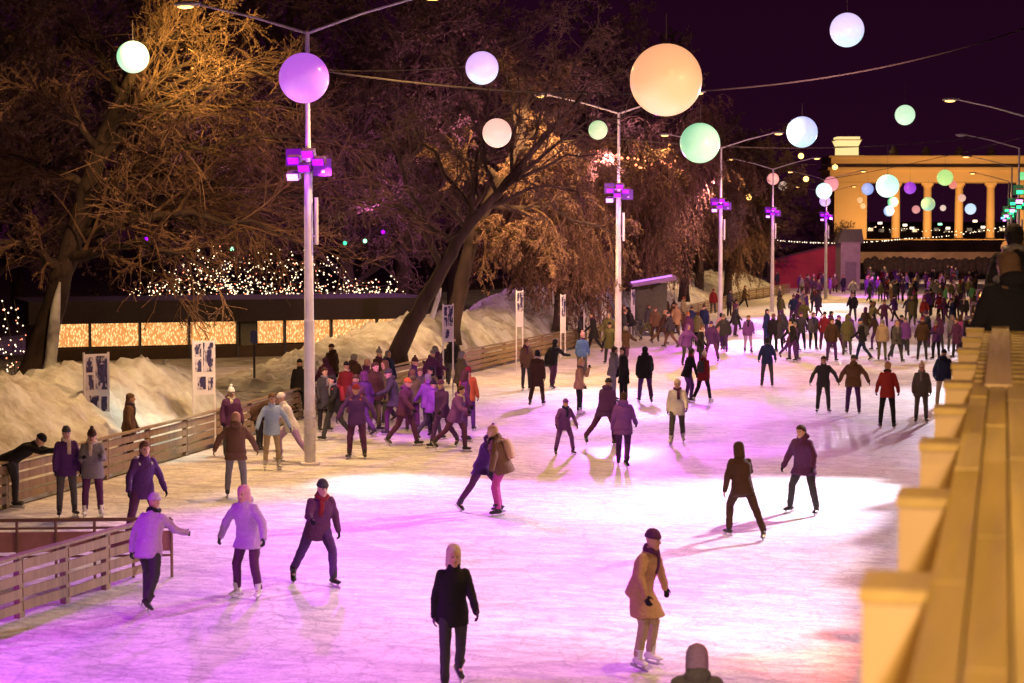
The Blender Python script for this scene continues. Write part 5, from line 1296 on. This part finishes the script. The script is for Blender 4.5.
# people on the deck
def deckp(px, d, zoff, *a, **k):
    q = P(px, 236, d); q.z = DZ; p_ = person(q, *a, **k); p_['group'] = 'people on the raised deck'; return p_
d1 = deckp(1003, 15.4, 0, 205, 'black', 'parka', 'charcoal', 'hair_long', 'brown', 'pockets', .98, skates=None, where='deckA'); d1.location.y += 0
d1.location.x = P(1011, 236, 15.4).x
d2 = deckp(1015, 21, 0, 190, 'black', 'coat', 'black', 'hair_short', 'black', 'stand', 1.12, skates=None, where='deckB')
d3 = deckp(998, 26, 0, 150, 'charcoal', 'jacket', 'black', 'beanie', 'tan', 'rail', 1.03, skates=None, where='deckC')
d4 = deckp(1020, 28, 0, 190, 'plum', 'parka', 'black', 'hair_short', 'dark brown', 'stand', 1.04, skates=None, where='deckD')

# labels
posew = {'stand': 'standing', 'hands_front': 'hands clasped', 'pockets': 'hands in pockets', 'stride': 'striding', 'stride2': 'striding', 'glide': 'gliding', 'arms_out': 'arms held out', 'walk': 'stepping', 'bend': 'bending over', 'wide': 'legs apart', 'lift_hand': 'one hand raised', 'rail': 'leaning'}
def zone(q):
    best = min(range(5), key=lambda i: (q - bases[i]).length)
    dist = (q - bases[best]).length
    y = q.y
    if y > 150: return 'in the far crowd'
    fd = min((q - FP[i].lerp(FP[i + 1], t / 4)).length for i in range(len(FP) - 1) for t in range(5))
    if fd < 2.0: return 'beside the board fence'
    if dist < 8: return f'near the {ordn[best]} lamp post'
    if q.x > -6: return 'on the deck side'
    return 'mid ice'
lb = {}
for p in PEOPLE:
    o, loc, coat, ct, trou, hw, hc, pose, pack, where, sc_, ex = p
    if where == 'deckA': t = 'brown haired person in dark parka beside the parapet, closest on the deck'
    elif where == 'deckB': t = 'tall person in black coat standing on the deck behind the brown haired one'
    elif where == 'deckC': t = 'person with tan hat leaning over the parapet beyond the brown haired one'
    elif where == 'deckD': t = 'person in plum parka standing at the picture edge on the deck'
    else:
        far = loc.y > 120
        hd = {'beanie': hc + ' beanie', 'bobble': hc + ' bobble hat', 'hood': hc + ' hood up', 'hair_short': hc + ' hair', 'hair_long': 'long ' + hc + ' hair'}[hw]
        cn = {'jacket': 'jacket', 'puffy': 'puffy jacket', 'parka': 'parka', 'coat': 'long coat'}[ct]
        t = f"{'child' if False else 'person'} in {coat} {cn}, {hd}, {pack + ' backpack' if pack else posew[pose]}, {zone(loc)}"
    lb.setdefault(t, []).append((o, p))
for t, l_ in lb.items():
    if len(l_) == 1: l_[0][0]['label'] = t; continue
    l_.sort(key=lambda q: (q[1][1] - CO).dot(CR) / (q[1][1] - CO).dot(fwd)); ow = ['leftmost', 'second from left', 'third from left', 'fourth from left', 'fifth from left', 'sixth from left']
    for i, (o, p) in enumerate(l_):
        trd = {p2[1][4] for p2 in l_}
        if len(trd) == len(l_): o['label'] = t.replace('person in', f'{p[4]} trousered person in', 1)
        else: o['label'] = ((ow[i] if i < len(l_) - 1 else 'rightmost') + ' ' + t)
seen = {}
for o in list(COL.objects):
    if o.get('label') and o.parent is None: seen.setdefault(o['label'], []).append(o.name)
for k, v in seen.items():
    if len(v) > 1 and 'fin' not in k: print('DUP LABEL', k, v)
    if not 4 <= len(k.replace(',', '').split()) <= 16: print('LEN', len(k.split()), k)

bpy.data.scenes.remove(TMP)
